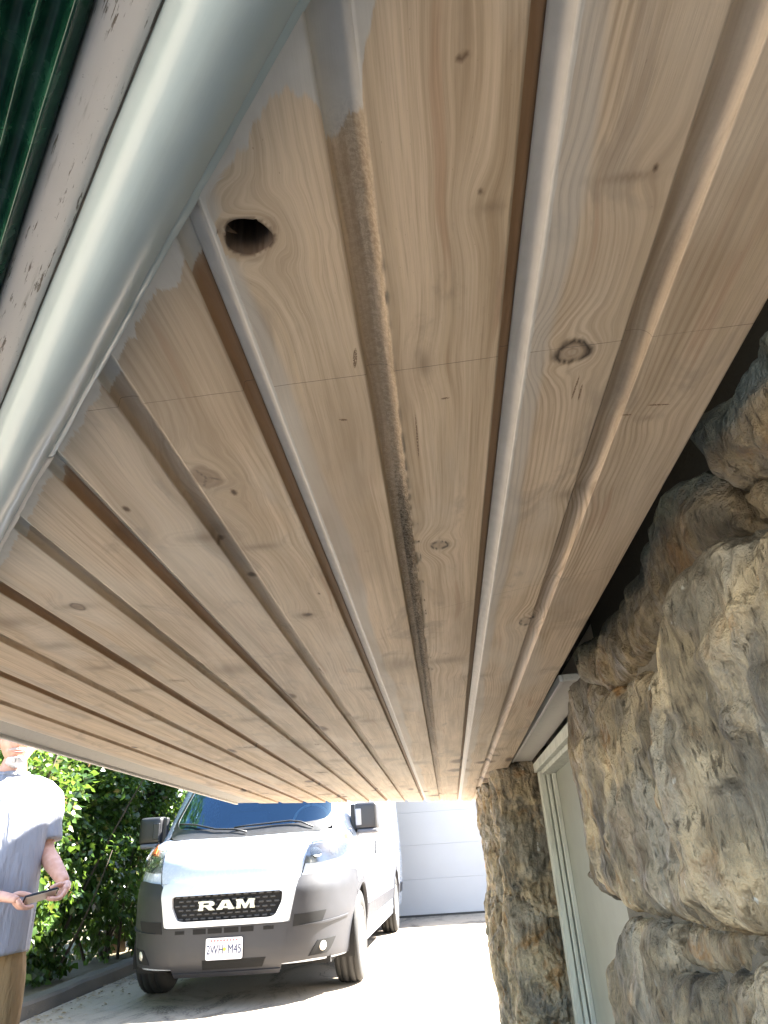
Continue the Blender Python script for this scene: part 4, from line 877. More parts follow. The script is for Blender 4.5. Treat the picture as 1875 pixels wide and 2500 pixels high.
    h_ = bm_obj('housing', bm, plain('mirror_housing', (.028, .029, .034) if s > 0 else (.012, .012, .014), .42, 0, .1, 10), mr, smooth=True, bevel=.03)  # hedge-side housing is darker: its shade is put into the colour
    bm = bmesh.new(); box_bm(bm, (-.10, -.074, -.05) if s > 0 else (.035, -.074, -.05), (-.045, -.058, .10) if s > 0 else (.10, -.058, .10)); bm_obj('arm_gap_cover', bm, plain('mirror_arm_grey', (.30, .31, .34) if s > 0 else (.02, .02, .022), .4), mr, bevel=.01)  # the insert on that side has the same shade in its colour
    bm = bmesh.new(); box_bm(bm, (-.09, -.085, -.13), (.12, .06, -.085)); bmesh.ops.subdivide_edges(bm, edges=bm.edges[:], cuts=1, use_grid_fill=True); bm_obj('base', bm, plain('mirror_base', (.10, .10, .11), .45), mr, smooth=True, bevel=.025)
    bm = bmesh.new(); box_bm(bm, (-.16 if s > 0 else .10, -.02, -.12), (-.10 if s > 0 else .16, .05, .15)); bm_obj('arm', bm, VB, mr, bevel=.015)
    box('glass', (-.105, .0755, -.08), (.105, .079, .15), CHR, mr)
# bonnet and the black cowl
bonnet = patch('bonnet', mir(XZ([(0, .893), (.588, .893), (.605, .96), (.640, 1.12), (.668, 1.20), (.685, 1.228), (.50, 1.232), (0, 1.222)])), .009, VW.m, thick=.012, cell=.03)
for s in (1, -1): patch('shut_line', [(Qx(s*x), z) for x, z in ((.594, .893), (.602, .893), (.619, .96), (.654, 1.12), (.682, 1.20), (.70, 1.232), (.690, 1.232), (.674, 1.20), (.646, 1.12), (.611, .96))], .003, VBLK, thick=.003, cell=.03)
patch('cowl', mir(XZ([(0, 1.226), (.5, 1.236), (.69, 1.240), (.765, 1.275), (.79, 1.33), (.77, 1.345), (.70, 1.312), (.5, 1.29), (0, 1.283)])), .008, VB, thick=.012, cell=.03)
ws = patch('windscreen', mir(XZ([(0, 1.27), (.5, 1.277), (.72, 1.30), (.79, 1.345), (.80, 1.42), (.74, 1.85), (.69, 2.03), (.4, 2.06), (0, 2.06)])), .004, GLASS, thick=.001, cell=.05)
patch('windscreen_border', mir(XZ([(0, 1.27), (.5, 1.277), (.72, 1.30), (.79, 1.345), (.80, 1.42), (.74, 1.85), (.69, 2.03), (.4, 2.06), (0, 2.06)])), .007, VB, thick=.004, cell=.04, hole=mir(XZ([(0, 1.315), (.5, 1.323), (.70, 1.345), (.755, 1.39), (.762, 1.44), (.71, 1.84), (.66, 1.98), (.4, 2.01), (0, 2.01)])))
def tube_np(pts, r, n=10):
    pts = np.array(pts, float); m = len(pts); r = np.broadcast_to(np.asarray(r, float), (m,)); T = np.gradient(pts, axis=0); T /= np.linalg.norm(T, axis=1)[:, None]
    up = np.array([0, 0, 1.]) if abs(T[0, 2]) < .9 else np.array([1., 0, 0]); V = []
    for i in range(m):
        a = np.cross(T[i], up); a /= np.linalg.norm(a); b = np.cross(a, T[i])
        for k in range(n): t = 2*math.pi*k/n; V.append(pts[i]+r[i]*(a*math.cos(t)+b*math.sin(t)))
    F = [(i*n+k, i*n+(k+1) % n, (i+1)*n+(k+1) % n, (i+1)*n+k) for i in range(m-1) for k in range(n)]+[tuple(range(n))[::-1], tuple(range((m-1)*n, m*n))]
    return V, F
for pts in (((.62, 1.262), (.50, 1.315), (.40, 1.33), (.0, 1.312), (-.12, 1.302)), ((.02, 1.25), (-.10, 1.283), (-.30, 1.30), (-.52, 1.355), (-.70, 1.375))):
    P = np.array([surf(Qx(x), z)+snorm(Qx(x), np.array(z))*.028 for x, z in pts]); V, F = tube_np(P, .008, 8); mesh_np('wiper', V, F, VB, van)
# cab seen through the glass
CAB = plain('cab_trim', (.05, .065, .085), .6, 0, .2, 8); SEAT = plain('seat_cloth', (.045, .07, .13), .8, 0, .2, 12, .3)
bm = bmesh.new(); box_bm(bm, (-.88, .80, 1.10), (.88, 1.35, 1.30)); box_bm(bm, (-.88, 1.0, .5), (.88, 1.25, 1.1)); bm_obj('dashboard', bm, CAB, van, bevel=.05)
box('bulkhead', (-.9, 2.55, .4), (.9, 2.6, 2.3), CAB, van); box('cab_floor', (-.9, .6, .40), (.9, 2.55, .45), CAB, van)
for sx in (.45, -.45):
    bm = bmesh.new(); box_bm(bm, (sx-.25, 1.75, .70), (sx+.25, 2.3, .90)); box_bm(bm, (sx-.24, 2.22, .88), (sx+.24, 2.40, 1.55)); box_bm(bm, (sx-.13, 2.24, 1.57), (sx+.13, 2.36, 1.78)); bm_obj('seat', bm, SEAT, van, bevel=.05)
V, F = tube_np([(.45+.19*math.cos(t), 1.42+.10*math.sin(t)*.6, 1.36+.17*math.sin(t)) for t in np.linspace(0, 2*math.pi, 30)], .014, 8); mesh_np('steering_wheel', V, F, plain('wheel_rim_grey', (.30, .32, .34), .5), van)
bm = bmesh.new(); box_bm(bm, (-.12, .86, 1.305), (.20, 1.12, 1.335)); bm_obj('paper', bm, plain('pale_paper', (.45, .62, .62), .7), van, bevel=.01)
# underside
box('chassis', (-.82, .25, .24), (.82, 6.1, .42), VBLK, van)
# plate
plate = empty('number_plate', (0, -.036, .41)); plate.parent = van
def rrect(w2, h2, r, n=6):
    return [(sx*(w2-r)+r*math.cos(a), sy*(h2-r)+r*math.sin(a)) for sx, sy, a0 in ((1, 1, 0), (-1, 1, math.pi/2), (-1, -1, math.pi), (1, -1, 1.5*math.pi)) for a in np.linspace(a0, a0+math.pi/2, n)]
bm = bmesh.new(); pts = rrect(.152, .076, .014); a = [bm.verts.new((x, 0, z)) for x, z in pts]; b = [bm.verts.new((x, .004, z)) for x, z in pts]; bm.faces.new(a); bm.faces.new(b[::-1])
for i in range(len(pts)): bm.faces.new((a[i], a[(i+1) % len(pts)], b[(i+1) % len(pts)], b[i]))
PLT = plain('plate_white', (.70, .70, .74), .4, 0, .06, 30); bm_obj('plate', bm, PLT, plate)
def text(name, s, size, loc, mat, parent, depth=.0015, wx=1.0, bold=.0):
    cu = bpy.data.curves.new(name, 'FONT'); cu.body = s; cu.size = size; cu.align_x = 'CENTER'; cu.align_y = 'CENTER'; cu.extrude = depth; cu.offset = bold
    t = bpy.data.objects.new(name, cu); dg = bpy.context.evaluated_depsgraph_get(); C.objects.link(t); bpy.context.view_layer.update()
    me = bpy.data.meshes.new_from_object(t.evaluated_get(bpy.context.evaluated_depsgraph_get())); bpy.data.objects.remove(t)
    o = bpy.data.objects.new(name, me); C.objects.link(o); me.materials.clear(); me.materials.append(mat); o.parent = parent; o.location = loc; o.rotation_euler = (math.pi/2, 0, 0); o.scale = (wx, 1, 1); return o
NAVY = plain('plate_blue', (.008, .018, .085), .5); text('characters', '2WH', .090, (-.074, -.0015, -.008), NAVY, plate, wx=.70, bold=0); text('characters', 'M45', .092, (.087, -.0015, -.008), NAVY, plate, wx=.70, bold=0)
bm = bmesh.new(); bmesh.ops.create_cone(bm, cap_ends=True, segments=6, radius1=.014, radius2=.014, depth=.003, matrix=Matrix.Translation((.004, -.001, -.004)) @ Matrix.Rotation(math.pi/2, 4, 'X')); bm_obj('emblem', bm, plain('plate_yellow', (.55, .50, .05), .5), plate)
bm = bmesh.new(); rr_ = random.Random(3)
for k in range(9): x = -.105+k*.026; box_bm(bm, (x-.008, -.0012, .050), (x+.008, 0, .064))
bm_obj('state_band', bm, plain('plate_red', (.55, .16, .17), .5), plate)
# wheels
def lathe(prof, n=48):
    V = [(p[0], p[1]*math.cos(2*math.pi*k/n), p[1]*math.sin(2*math.pi*k/n)) for p in prof for k in range(n)]; m = len(prof)
    F = [(i*n+k, i*n+(k+1) % n, (i+1)*n+(k+1) % n, (i+1)*n+k) for i in range(m-1) for k in range(n)]; return V, F
tyre_prof = [(-.085, .215), (-.108, .235), (-.116, .29), (-.112, .335), (-.100, .355), (-.085, .363), (-.066, .3645), (-.062, .356), (-.054, .356), (-.050, .366), (-.012, .367), (-.008, .357), (.008, .357), (.012, .367), (.050, .366), (.054, .356), (.062, .356), (.066, .3645), (.085, .363), (.100, .355), (.112, .335), (.116, .29), (.108, .235), (.085, .215)]
for s in (1, -1):
    for wy, wz in WB:
        wh = empty('wheel', (s*.895, wy, .366)); wh.parent = van
        V, F = lathe(tyre_prof, 72); V = np.array(V); ang_ = np.arctan2(V[:, 2], V[:, 1]); rad = np.hypot(V[:, 1], V[:, 2]); tr_ = (np.abs(V[:, 0]) > .05) & (rad > .35)
        k = np.where(tr_, 1-.018*(np.sin(ang_*36+np.sign(V[:, 0])*1.5) > 0), 1); V[:, 1] *= k; V[:, 2] *= k; mesh_np('tyre', V, F, RUB, wh, True)
        rp = [(s*.100, .235), (s*.108, .222), (s*.098, .205), (s*.080, .195), (s*.072, .15), (s*.090, .11), (s*.094, .07), (s*.085, .05), (s*.085, .001)]; V, F = lathe(rp, 48); mesh_np('rim', V, F, RIM, wh, True)
        ro = C.objects[-1] if False else [o for o in wh.children if o.name.startswith('rim')][0]; bm = bmesh.new(); bm.from_mesh(ro.data); n0 = len(bm.faces)
        for j in range(10):
            a = 2*math.pi*j/10; bmesh.ops.create_cone(bm, cap_ends=True, segments=12, radius1=.018, radius2=.018, depth=.004, matrix=Matrix.Translation((s*.0785, .172*math.cos(a), .172*math.sin(a))) @ Matrix.Rotation(math.pi/2, 4, 'Y'))
        bm.faces.ensure_lookup_table()
        for f in bm.faces[n0:]: f.material_index = 1
        bm.to_mesh(ro.data); bm.free(); ro.data.materials.append(VBLK)

# ------------------------------------------------------------------ person
SKIN = NT('skin'); sp = SKIN.coord(); sn_ = SKIN.noise(sp, 40, 4); SKIN.fin(SKIN.mix(SKIN.ramp(sn_, .3, .7), (.52, .27, .19), (.60, .35, .26)), .5, SKIN.bump(SKIN.noise(sp, 220, 3), .15, .001)); SKIN.b.inputs['Subsurface Weight'].default_value = .08; SKIN.b.inputs['Subsurface Radius'].default_value = (.02, .008, .004)
def cloth(name, col, var=.08):
    m = NT(name); p = m.coord(); n = m.noise(m.scale(p, (9, 9, 4)), 1, 4); f = m.noise(p, 400, 2)
    return m.fin(m.mix(n, tuple(c*(1-var) for c in col), tuple(c*(1+var) for c in col)), .9, m.bump(m.math('ADD', m.math('MULTIPLY', m.noise(m.scale(p, (22, 22, 5)), 1, 3), 1), m.math('MULTIPLY', f, .03)), .9, .03), spec=.2)
SHIRT = cloth('grey_jersey', (.29, .30, .345)); TROU = cloth('tan_cotton', (.23, .155, .078), .12)
PB = (-1.985, 3.25, gz(3.25))
per = tag(empty('person', PB, (0, 0, math.radians(-135))), 'person with white goatee in a grey tee shirt and tan trousers holding a phone', 'person')
def skin_obj(name, verts, edges, rad, mat, parent, sub=2, root=0):
    me = bpy.data.meshes.new(name); me.from_pydata(verts, edges, []); o = bpy.data.objects.new(name, me); C.objects.link(o); o.parent = parent
    me.materials.append(mat)
    sk = o.modifiers.new('skin', 'SKIN'); sk.use_smooth_shade = True; sk.branch_smoothing = .6
    lay = me.skin_vertices[0].data; joined = {max(e) for e in edges}
    for i, r in enumerate(rad): lay[i].radius = (r if isinstance(r, tuple) else (r, r)); lay[i].use_root = (i not in joined)
    ss = o.modifiers.new('sub', 'SUBSURF'); ss.levels = sub; ss.render_levels = sub
    return o
V = [(0, 0, .95), (0, 0, 1.12), (0, .005, 1.32), (0, -.01, 1.42), (0, .012, 1.49), (0, .03, 1.55)]
R = [(.15, .11), (.15, .11), (.165, .11), (.09, .075), (.060, .062), (.05, .05)]
E = [(0, 1), (1, 2), (2, 3), (3, 4), (4, 5)]
def add(p, r, parent_i): V.append(p); R.append(r); E.append((parent_i, len(V)-1)); return len(V)-1
hands = {}
for sx, elbow, wrist in ((-1, (-.190, .015, 1.135), (-.225, .262, .990)), (1, (.225, .02, 1.13), (.045, .262, .965))):
    i = add((sx*.17, -.005, 1.38), .050, 2); i = add((sx*.186, .0, 1.28), .046, i); i = add(elbow, .041, i)
    mid = tuple(elbow[k]*.6+wrist[k]*.4 for k in range(3)); i = add(mid, .040, i); i = add(wrist, (.027, .023), i); hands[sx] = i
    hx = sx*.09; j = add((hx, 0, .86), .085, 0); j = add((sx*.10, .012, .48), .055, j); j = add((sx*.105, -.02, .25), .050, j); j = add((sx*.11, -.03, .09), .038, j); j = add((sx*.12, .06, .045), .04, j); add((sx*.125, .15, .035), .034, j)
def chain(pts, rad):
    i0 = len(V)
    for k, (p, r) in enumerate(zip(pts, rad)):
        V.append(tuple(p)); R.append(r)
        if k: E.append((i0+k-1, i0+k))
for sx, hx_, hz_ in ((-1, -.165, .964), (1, -.042, .940)):
    w_ = np.array(V[hands[sx]]); o_ = np.array([hx_, .335, hz_])
    L = lambda a, b, c: o_+np.array([sx*a, b, c])
    for b in (.024, .002, -.020): chain([w_+np.array([0, b*.25, 0]), w_*.45+L(.040, b-.010, .012)*.55, L(.026, b+.010, .004)], [.0215, .020, .0145])       # palm
    for f in range(4):                                   # fingers close under the phone, each its own length
        b = .042-.0205*f; ln = (.92, 1.06, 1.0, .80)[f]
        chain([L(.030, b-.010, .006), L(.020, b, -.010), L(.006, b+.002, -.024), L(-.018*ln, b+.001, -.026), L(-.036*ln, b-.002, -.019)], [.0108, .0102, .0095, .0088, .0072])
    chain([L(.036, -.020, .018), L(.016, -.004, .026), L(-.010, .010, .021), L(-.030, .016, .013)], [.013, .0118, .0102, .0085])                  # thumb on top
skin_obj('body', V, E, R, SKIN.m, per, 2, 0)
# head
nu, nv = 72, 56; th, phi = np.meshgrid(np.linspace(0, 2*math.pi, nu), np.linspace(0, math.pi, nv), indexing='ij'); th, phi = th.ravel(), phi.ravel()
D = np.stack([np.sin(phi)*np.sin(th), np.sin(phi)*np.cos(th), np.cos(phi)], 1)
P = D*np.array([.078, .098, .118])
fx, fz = P[:, 0], P[:, 2]; front = np.clip(D[:, 1]*1.6, 0, 1)
def bmp(x, z, sx, sz, a): return a*np.exp(-((fx-x)/sx)**2-((fz-z)/sz)**2)*front
P[:, 1] += bmp(0, -.018, .013, .030, .020)+bmp(0, -.034, .016, .011, .012)+bmp(0, .028, .045, .012, .006)+bmp(.034, .008, .018, .012, -.010)+bmp(-.034, .008, .018, .012, -.010)+bmp(0, -.062, .024, .006, .007)+bmp(0, -.074, .022, .006, .008)+bmp(0, -.068, .026, .0022, -.004)+bmp(0, -.098, .022, .016, .012)+bmp(.04, -.03, .02, .025, .004)+bmp(-.04, -.03, .02, .025, .004)
P[:, 0] *= 1-.22*np.clip((-P[:, 2]-.03)/.09, 0, 1); P[:, 1] = np.where(P[:, 2] < -.06, P[:, 1]+.010*front, P[:, 1])
HC = np.array([0, .035, 1.607]); yaw_ = math.radians(-14); cyw, syw = math.cos(yaw_), math.sin(yaw_)
def hd(Q): Q = np.asarray(Q); return np.stack([Q[:, 0]*cyw-Q[:, 1]*syw, Q[:, 0]*syw+Q[:, 1]*cyw, Q[:, 2]], 1)+HC
F = grid_faces(nu, nv); mesh_np('head', hd(P), F, SKIN.m, per)
for s in (1, -1):
    bm = bmesh.new(); c = hd([(s*.079, -.005, -.005)])[0]; bmesh.ops.create_uvsphere(bm, u_segments=14, v_segments=10, radius=.03, matrix=Matrix.Translation(c) @ Matrix.Rotation(yaw_+s*.3, 4, 'Z') @ Matrix.Diagonal((.32, .65, 1.05, 1))); bm_obj('ear', bm, SKIN.m, per, smooth=True)
LIP = plain('lip', (.40, .15, .13), .45); V_, F_ = tube_np(hd([(x, .107-(x*11)**2*.012*10, -.0685-.0025*math.cos(x*90)) for x in np.linspace(-.024, .024, 11)]), [.0008, .002, .0028, .0032, .0030, .0028, .0030, .0032, .0028, .002, .0008], 8); mesh_np('mouth', V_, F_, LIP, per)
# white goatee: a shell over chin and upper lip; short hair; dark glasses
BRD = plain('white_whiskers', (.66, .63, .60), .85, 0, .25, 220, .8, 260)
def shell(name, sel, off, mat, nz_=.003):
    m_ = sel; f = grid_faces(nu, nv); keep = m_[f].all(1); f = f[keep]; us = np.unique(f); rm = -np.ones(len(P), int); rm[us] = np.arange(len(us))
    q = P[us]+D[us]*(off+nz_*vnoise(P[us]*220, 5)[:, None]); o = mesh_np(name, hd(q), rm[f], mat, per); so = o.modifiers.new('s', 'SOLIDIFY'); so.thickness = off*1.6; so.offset = -1; return o
zr = P[:, 2]; shell('beard', (front > .35) & (np.abs(P[:, 0]) < .034) & (zr < -.079) & (zr > -.124), .006, BRD)
shell('moustache', (front > .4) & (np.abs(P[:, 0]) < .033) & (zr < -.047) & (zr > -.063), .0028, plain('grey_whiskers', (.50, .40, .36), .85, 0, .3, 240, .5, 260), .0012)
shell('hair', (zr > .035) & ~((D[:, 1] > .45) & (zr < .085)) | ((zr > -.03) & (D[:, 1] < -.35)), .008, plain('grey_hair', (.36, .34, .32), .8, 0, .3, 180, .6, 200))
DK = plain('dark_lens', (.01, .01, .012), .08); gl_ = empty('sunglasses'); gl_.parent = per
for s in (1, -1):
    bm = bmesh.new(); c = hd([(s*.033, .101, .010)])[0]; bmesh.ops.create_uvsphere(bm, u_segments=16, v_segments=10, radius=.027, matrix=Matrix.Translation(c) @ Matrix.Rotation(yaw_-s*.25, 4, 'Z') @ Matrix.Diagonal((1.05, .22, .82, 1))); bm_obj('lens', bm, DK, gl_, smooth=True)
    V_, F_ = tube_np(hd([(s*.058, .09, .015), (s*.075, .06, .016), (s*.081, .0, .012)]), .0028, 8); mesh_np('temple', V_, F_, DK, gl_)
V_, F_ = tube_np(hd([(-.01, .108, .016), (0, .111, .019), (.01, .108, .016)]), .003, 8); mesh_np('bridge', V_, F_, DK, gl_)
# shirt: closed rings from hem to collar, sleeves joined on
def ring_loft(name, rings, mat, parent, n=64, fold=.0, seed=1, cap=False):
    V = []
    for k, (cx, cy, z, rx, ry, pw) in enumerate(rings):
        t = np.linspace(0, 2*math.pi, n, endpoint=False); c, s = np.cos(t), np.sin(t)
        x = np.sign(c)*np.abs(c)**(2/pw)*rx; y = np.sign(s)*np.abs(s)**(2/pw)*ry
        fo = 1+fold*(vnoise(np.stack([t*2.2, np.full(n, z*3.0), np.full(n, seed*3.)], 1), seed)+.7*np.sin(t*9+z*7)*.5)*max(0, min(1, (1.35-z)*2))
        V.append(np.stack([cx+x*fo, cy+y*fo, np.full(n, z)+.006*np.sin(t*3+1)*(k < 2)], 1))
    m = len(rings); V = np.concatenate(V); F = [(i*n+k, i*n+(k+1) % n, (i+1)*n+(k+1) % n, (i+1)*n+k) for i in range(m-1) for k in range(n)]
    if cap: F += [tuple(range(n))[::-1], tuple(range((m-1)*n, m*n))]
    o = mesh_np(name, V, F, mat, parent); ss = o.modifiers.new('sub', 'SUBSURF'); ss.levels = 1; ss.render_levels = 1; so = o.modifiers.new('s', 'SOLIDIFY'); so.thickness = .004; so.offset = -1; return o
rg = []
for z, rx, ry, cy in ((.745, .185, .140, .01), (.80, .184, .140, .012), (.88, .182, .140, .016), (.96, .180, .140, .018), (1.04, .178, .140, .020), (1.12, .180, .138, .018), (1.20, .186, .136, .012), (1.28, .194, .132, .006), (1.35, .200, .124, .0), (1.39, .196, .110, -.004), (1.415, .172, .096, -.006), (1.436, .135, .084, -.005), (1.452, .102, .075, .0), (1.462, .080, .070, .006), (1.468, .074, .067, .010)):
    rg.append((0, cy, z, rx-(.03 if 1.33 < z < 1.47 else 0), ry, 2.3))
shirt = ring_loft('shirt', rg, SHIRT, per, 72, .055, 4, True)
bm = bmesh.new(); bm.from_mesh(shirt.data)
for s_, el in ((-1, (-.191, .010, 1.15)), (1, (.222, .016, 1.15))):
    c = np.array([(s_*.050, .0, 1.418), (s_*.105, -.003, 1.404), (s_*.150, -.004, 1.380), (s_*.180, -.002, 1.355), (s_*.190, .001, 1.285), (s_*.192, .004, 1.22), tuple(np.array(el)+np.array([0, 0, .025]))]); V_, F_ = tube_np(c, [.045, .056, .064, .068, .067, .066, .071], 20)
    vs = [bm.verts.new(v) for v in V_]
    for f in F_: bm.faces.new([vs[i] for i in f])
bm.to_mesh(shirt.data); bm.free(); shirt.modifiers.clear()
rm = shirt.modifiers.new('merge', 'REMESH'); rm.mode = 'VOXEL'; rm.voxel_size = .0075; rm.use_smooth_shade = True
sm = shirt.modifiers.new('soft', 'SMOOTH'); sm.factor = .5; sm.iterations = 5
V_, F_ = tube_np([(.070*math.sin(t), .010+.066*math.cos(t), 1.462-.012*math.cos(t)) for t in np.linspace(0, 2*math.pi, 26)], .0075, 8); mesh_np('collar', V_, F_, SHIRT, shirt)
tr = ring_loft('trousers', [(0, .005, z, rx, ry, 2.4) for z, rx, ry in ((.77, .166, .118), (.84, .165, .118), (.92, .16, .114), (1.0, .15, .108))], TROU, per, 48, .01, 7)
for s in (1, -1):
    o = ring_loft('leg', [(s*(.12-.0), -.012, .055, .072, .095, 2.2), (s*.118, -.012, .10, .074, .09, 2.1), (s*.112, -.010, .30, .082, .09, 2.1), (s*.105, .0, .50, .086, .095, 2.1), (s*.096, .004, .65, .094, .108, 2.2), (s*.086, .006, .74, .088, .106, 2.1), (s*.080, .006, .83, .076, .100, 2.0)], TROU, tr, 40, .04, 11+s)
    bm = bmesh.new(); box_bm(bm, (s*.12-.05, -.09, .0), (s*.12+.05, .21, .075)); bmesh.ops.subdivide_edges(bm, edges=bm.edges[:], cuts=3, use_grid_fill=True)
    for v in bm.verts:
        if v.co.y > .08: v.co.z = min(v.co.z, .075-.25*(v.co.y-.08))
    bm_obj('shoe', bm, plain('brown_shoe', (.10, .06, .035), .6), per, smooth=True, bevel=.02)
# phone held in both hands
Rp = Matrix.Rotation(math.radians(-135), 4, 'Z'); pc_ = Matrix.Translation(PB) @ Rp @ Vector((-.105, .335, .952))
pho = tag(empty('phone', pc_), 'phone in a dark case held level in both hands', 'phone')
pho.rotation_euler = (Rp @ Matrix.Rotation(math.radians(11), 4, 'Y') @ Matrix.Rotation(math.radians(30), 4, 'X')).to_euler()
bm = bmesh.new(); box_bm(bm, (-.064, -.031, -.0045), (.064, .031, .0035)); bm_obj('case', bm, plain('phone_case', (.015, .016, .02), .4), pho, bevel=.004)
bm = bmesh.new(); box_bm(bm, (-.060, -.028, -.0062), (.060, .028, -.0046)); bm_obj('back_cover', bm, plain('pale_phone_back', (.60, .50, .42), .35), pho, bevel=.001)
bm = bmesh.new(); box_bm(bm, (-.060, -.028, .0036), (.060, .028, .0046)); bm_obj('screen', bm, plain('phone_screen', (.01, .01, .012), .05), pho)

# ------------------------------------------------------------------ hedge, tree
def leaf_mat(name, a, b, tr=.35):
    m = NT(name); oi = m.attr('lc'); n = m.n('ShaderNodeSeparateColor'); m.set(n.inputs[0], oi.outputs['Color'])
    c = m.mix(n.outputs[0], a, b); c = m.mix(m.math('MULTIPLY', m.ramp(n.outputs[1], .93, .99), .8), c, (.22, .13, .05))
    m.set(m.b.inputs['Base Color'], c); m.b.inputs['Roughness'].default_value = .35
    t = m.n('ShaderNodeBsdfTranslucent'); m.set(t.inputs[0], m.mix(.5, c, (.20, .32, .04))); mx = m.n('ShaderNodeMixShader'); mx.inputs[0].default_value = tr
    m.t.links.new(m.b.outputs[0], mx.inputs[1]); m.t.links.new(t.outputs[0], mx.inputs[2]); m.t.links.new(mx.outputs[0], m.out.inputs[0]); return m.m
LEAF = leaf_mat('hedge_leaf', (.011, .032, .007), (.055, .115, .018)); LEAF2 = leaf_mat('tree_leaf', (.03, .065, .02), (.06, .12, .03))
BARK = plain('bark', (.06, .045, .032), .9, 0, .3, 14, .6)
def leaves(name, pts, size, mat, parent, rng, outdir=None, droop=.6):
    n = len(pts); d = rng.normal(size=(n, 3)); d[:, 2] = d[:, 2]*.5-droop
    if outdir is not None: d += outdir*.9
    d /= np.linalg.norm(d, axis=1)[:, None]; r = rng.normal(size=(n, 3)); s = np.cross(d, r); s /= np.linalg.norm(s, axis=1)[:, None]; nn = np.cross(s, d)
    L = size*rng.uniform(.6, 1.25, n)[:, None]; W = L*rng.uniform(.26, .38, n)[:, None]
    B = pts; T = pts+d*L-nn*L*.10; Lf = pts+d*L*.42+s*W+nn*L*.07; Rt = pts+d*L*.42-s*W+nn*L*.07; M = pts+d*L*.45
    V = np.stack([B, Lf, T, Rt, M], 1).reshape(-1, 3); b = (np.arange(n)*5)[:, None]
    F = np.concatenate([b+np.array([0, 1, 4, 0][:3]), b+np.array([1, 2, 4]), b+np.array([2, 3, 4]), b+np.array([3, 0, 4])], 0)
    lc = np.repeat(np.stack([rng.uniform(0, 1, n), rng.uniform(0, 1, n), np.zeros(n), np.ones(n)], 1), 5, 0)
    return mesh_np(name, V, F, mat, parent, True, {'lc': lc})
def clumps(rng, cen, rad, n, nclump, cr, shellp=.55, zmin=.02, org=(0, 0, 0)):
    cen, rad = np.array(cen), np.array(rad); u = rng.normal(size=(nclump, 3)); u /= np.linalg.norm(u, axis=1)[:, None]; rr = rng.uniform(0, 1, nclump)**shellp
    cc = cen+u*rad*rr[:, None]; cc[:, 2] = np.maximum(cc[:, 2], zmin+.1); k = rng.integers(0, nclump, n); size = cr*rng.uniform(.5, 1.3, nclump)
    p = rng.normal(size=(n, 3)); p /= np.linalg.norm(p, axis=1)[:, None]; p = cc[k]+p*(size[k]*rng.uniform(.2, 1, n)**.5)[:, None]*np.array([1, 1, .8])
    p[:, 2] = np.where(p[:, 2] < zmin, zmin+rng.uniform(0, .3, n), p[:, 2]); o = p-cen; o /= np.maximum(np.linalg.norm(o/rad, axis=1)[:, None], .2)*rad.mean(); return p-np.array(org), o
def plant(name, label, cat, base, cen, rad, n, ncl, cr, size, mat, seed, stems=6, group=None, trunk=None):
    rng = np.random.default_rng(seed); e = tag(empty(name, base), label, cat, group); p, o = clumps(rng, cen, rad, n, ncl, cr, .5, base[2]+.03, base); leaves('foliage' if trunk is None else 'crown', p, size, mat, e, rng, o)
    Vs, Fs = [], []
    cenl = np.array(cen)-np.array(base)
    for k in range(stems):
        t = cenl+rng.normal(size=3)*np.array(rad)*.55; t[2] = max(t[2], .5); b0 = np.array([rng.normal()*.08, rng.normal()*.12, -.05])*(0.3 if trunk else 1); mid = (b0+t)/2+rng.normal(size=3)*.12
        if trunk: mid = np.array([0, 0, trunk[1]])+rng.normal(size=3)*.05
        tt = np.linspace(0, 1, 9)[:, None]; pts = (1-tt)**2*b0+2*tt*(1-tt)*mid+tt**2*t; r0 = trunk[0] if trunk else .022
        v, f = tube_np(pts, np.linspace(r0, r0*.18, 9), 8); off = sum(len(x) for x in Vs); Vs.append(np.array(v)); Fs += [tuple(i+off for i in ff) for ff in f]
    mesh_np('stems' if trunk is None else 'trunk', np.concatenate(Vs), Fs, BARK, e); return e
HG = 'hedge shrubs along the drive kerb'
hx = lambda y: -3.30-.041*y
lab = ['leafy hedge shrub nearest the porch end of the drive', 'hedge shrub just behind the person, leaves in sunlight', 'sunlit broad leaved shrub between the person and the van', 'dark shaded hedge shrub beside the van bonnet', 'dark hedge shrub beside the van mirror', 'dark hedge shrub beside the side of the van', 'hedge shrub at the garage end of the kerb']
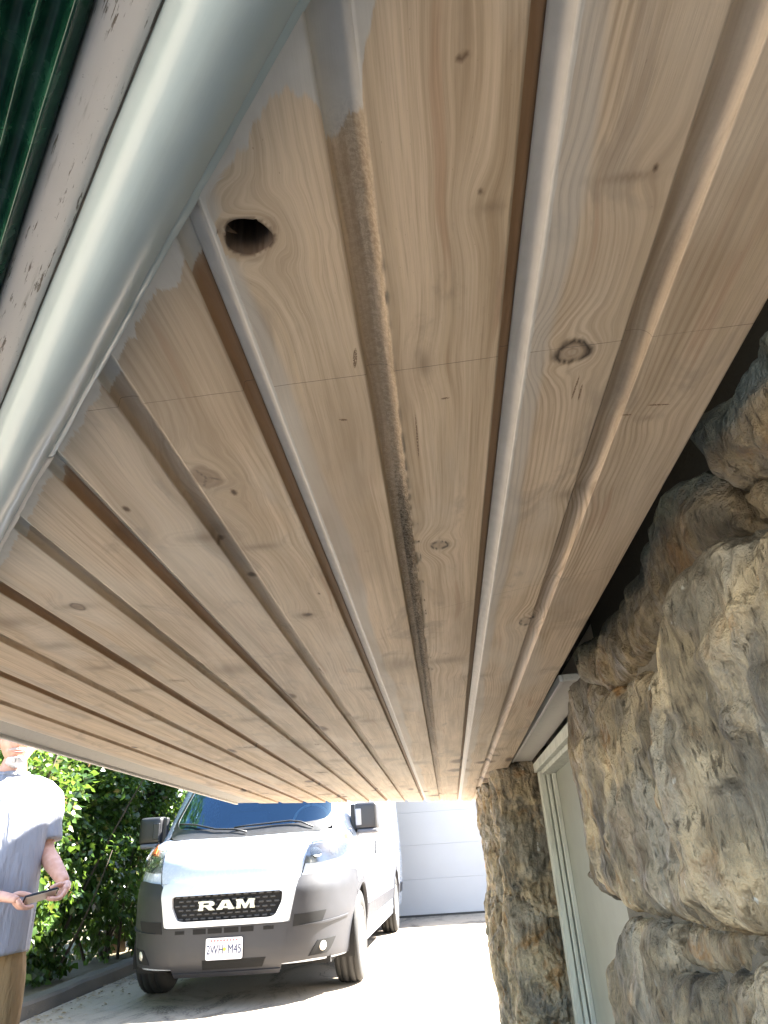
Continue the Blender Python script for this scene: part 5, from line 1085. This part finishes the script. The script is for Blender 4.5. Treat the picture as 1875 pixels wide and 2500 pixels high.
for k, (y, n) in enumerate(((3.6, 5000), (5.3, 7000), (7.0, 17000), (8.7, 17000), (10.4, 15000), (12.2, 9000), (14.2, 4000))):
    x = hx(y)-.95; h = (1.5, 1.6, 1.75, 1.8, 1.9, 1.9, 1.8)[k]
    plant('hedge_shrub', lab[k], 'shrub', (x, y, gz(y)), (x, y, h), (.85, 1.05, h*.98), n, int(n/55), .22, .085, LEAF, 100+k, 7, HG)
tlab = ['tall tree behind the hedge nearest the porch', 'tall tree behind the sunlit hedge', 'tall tree behind the dark hedge', 'tall tree behind the far hedge']
for k, (x, y, hh) in enumerate(((-6.6, 4.6, 3.6), (-6.5, 8.0, 4.2), (-6.7, 11.5, 4.4), (-6.5, 15.5, 4.2))):
    plant('tree', tlab[k], 'tree', (x, y, gz(y)), (x, y, hh), (1.7, 2.1, hh-.6), 9000, 160, .5, .13, LEAF2, 200+k, 7, 'trees behind the hedge', (.13, 1.4))
plant('tree', 'unseen leaning tree added to shade the hedge, its crown over the parked van', 'tree', (-4.9, 11.2, gz(11.2)), (-2.3, 10.9, 4.9), (2.0, 2.0, .9), 15000, 170, .42, .12, LEAF2, 301, 9, None, (.12, 2.6))  # unseen tree, added so its crown keeps the sun off the far hedge
# litter along the kerb
rng = np.random.default_rng(9); n = 700; y = rng.uniform(4, 13, n); x = hx(y)+.10+rng.exponential(.16, n); p = np.stack([x, y, gz(y)+.006+rng.uniform(0, .012, n)], 1); th = rng.uniform(0, 6.3, n); L = rng.uniform(.01, .03, n)
dx = np.stack([np.cos(th), np.sin(th), rng.uniform(-.3, .3, n)], 1)*L[:, None]; dy = np.stack([-np.sin(th), np.cos(th), rng.uniform(-.3, .3, n)], 1)*(L*.5)[:, None]
V = np.stack([p-dx, p+dy, p+dx, p-dy], 1).reshape(-1, 3); F = np.arange(n*4).reshape(-1, 4)
lit = mesh_np('leaf_litter', V, F, plain('dry_leaf', (.20, .14, .07), .8, 0, .4, 60), None, False); tag(lit, kind='stuff')
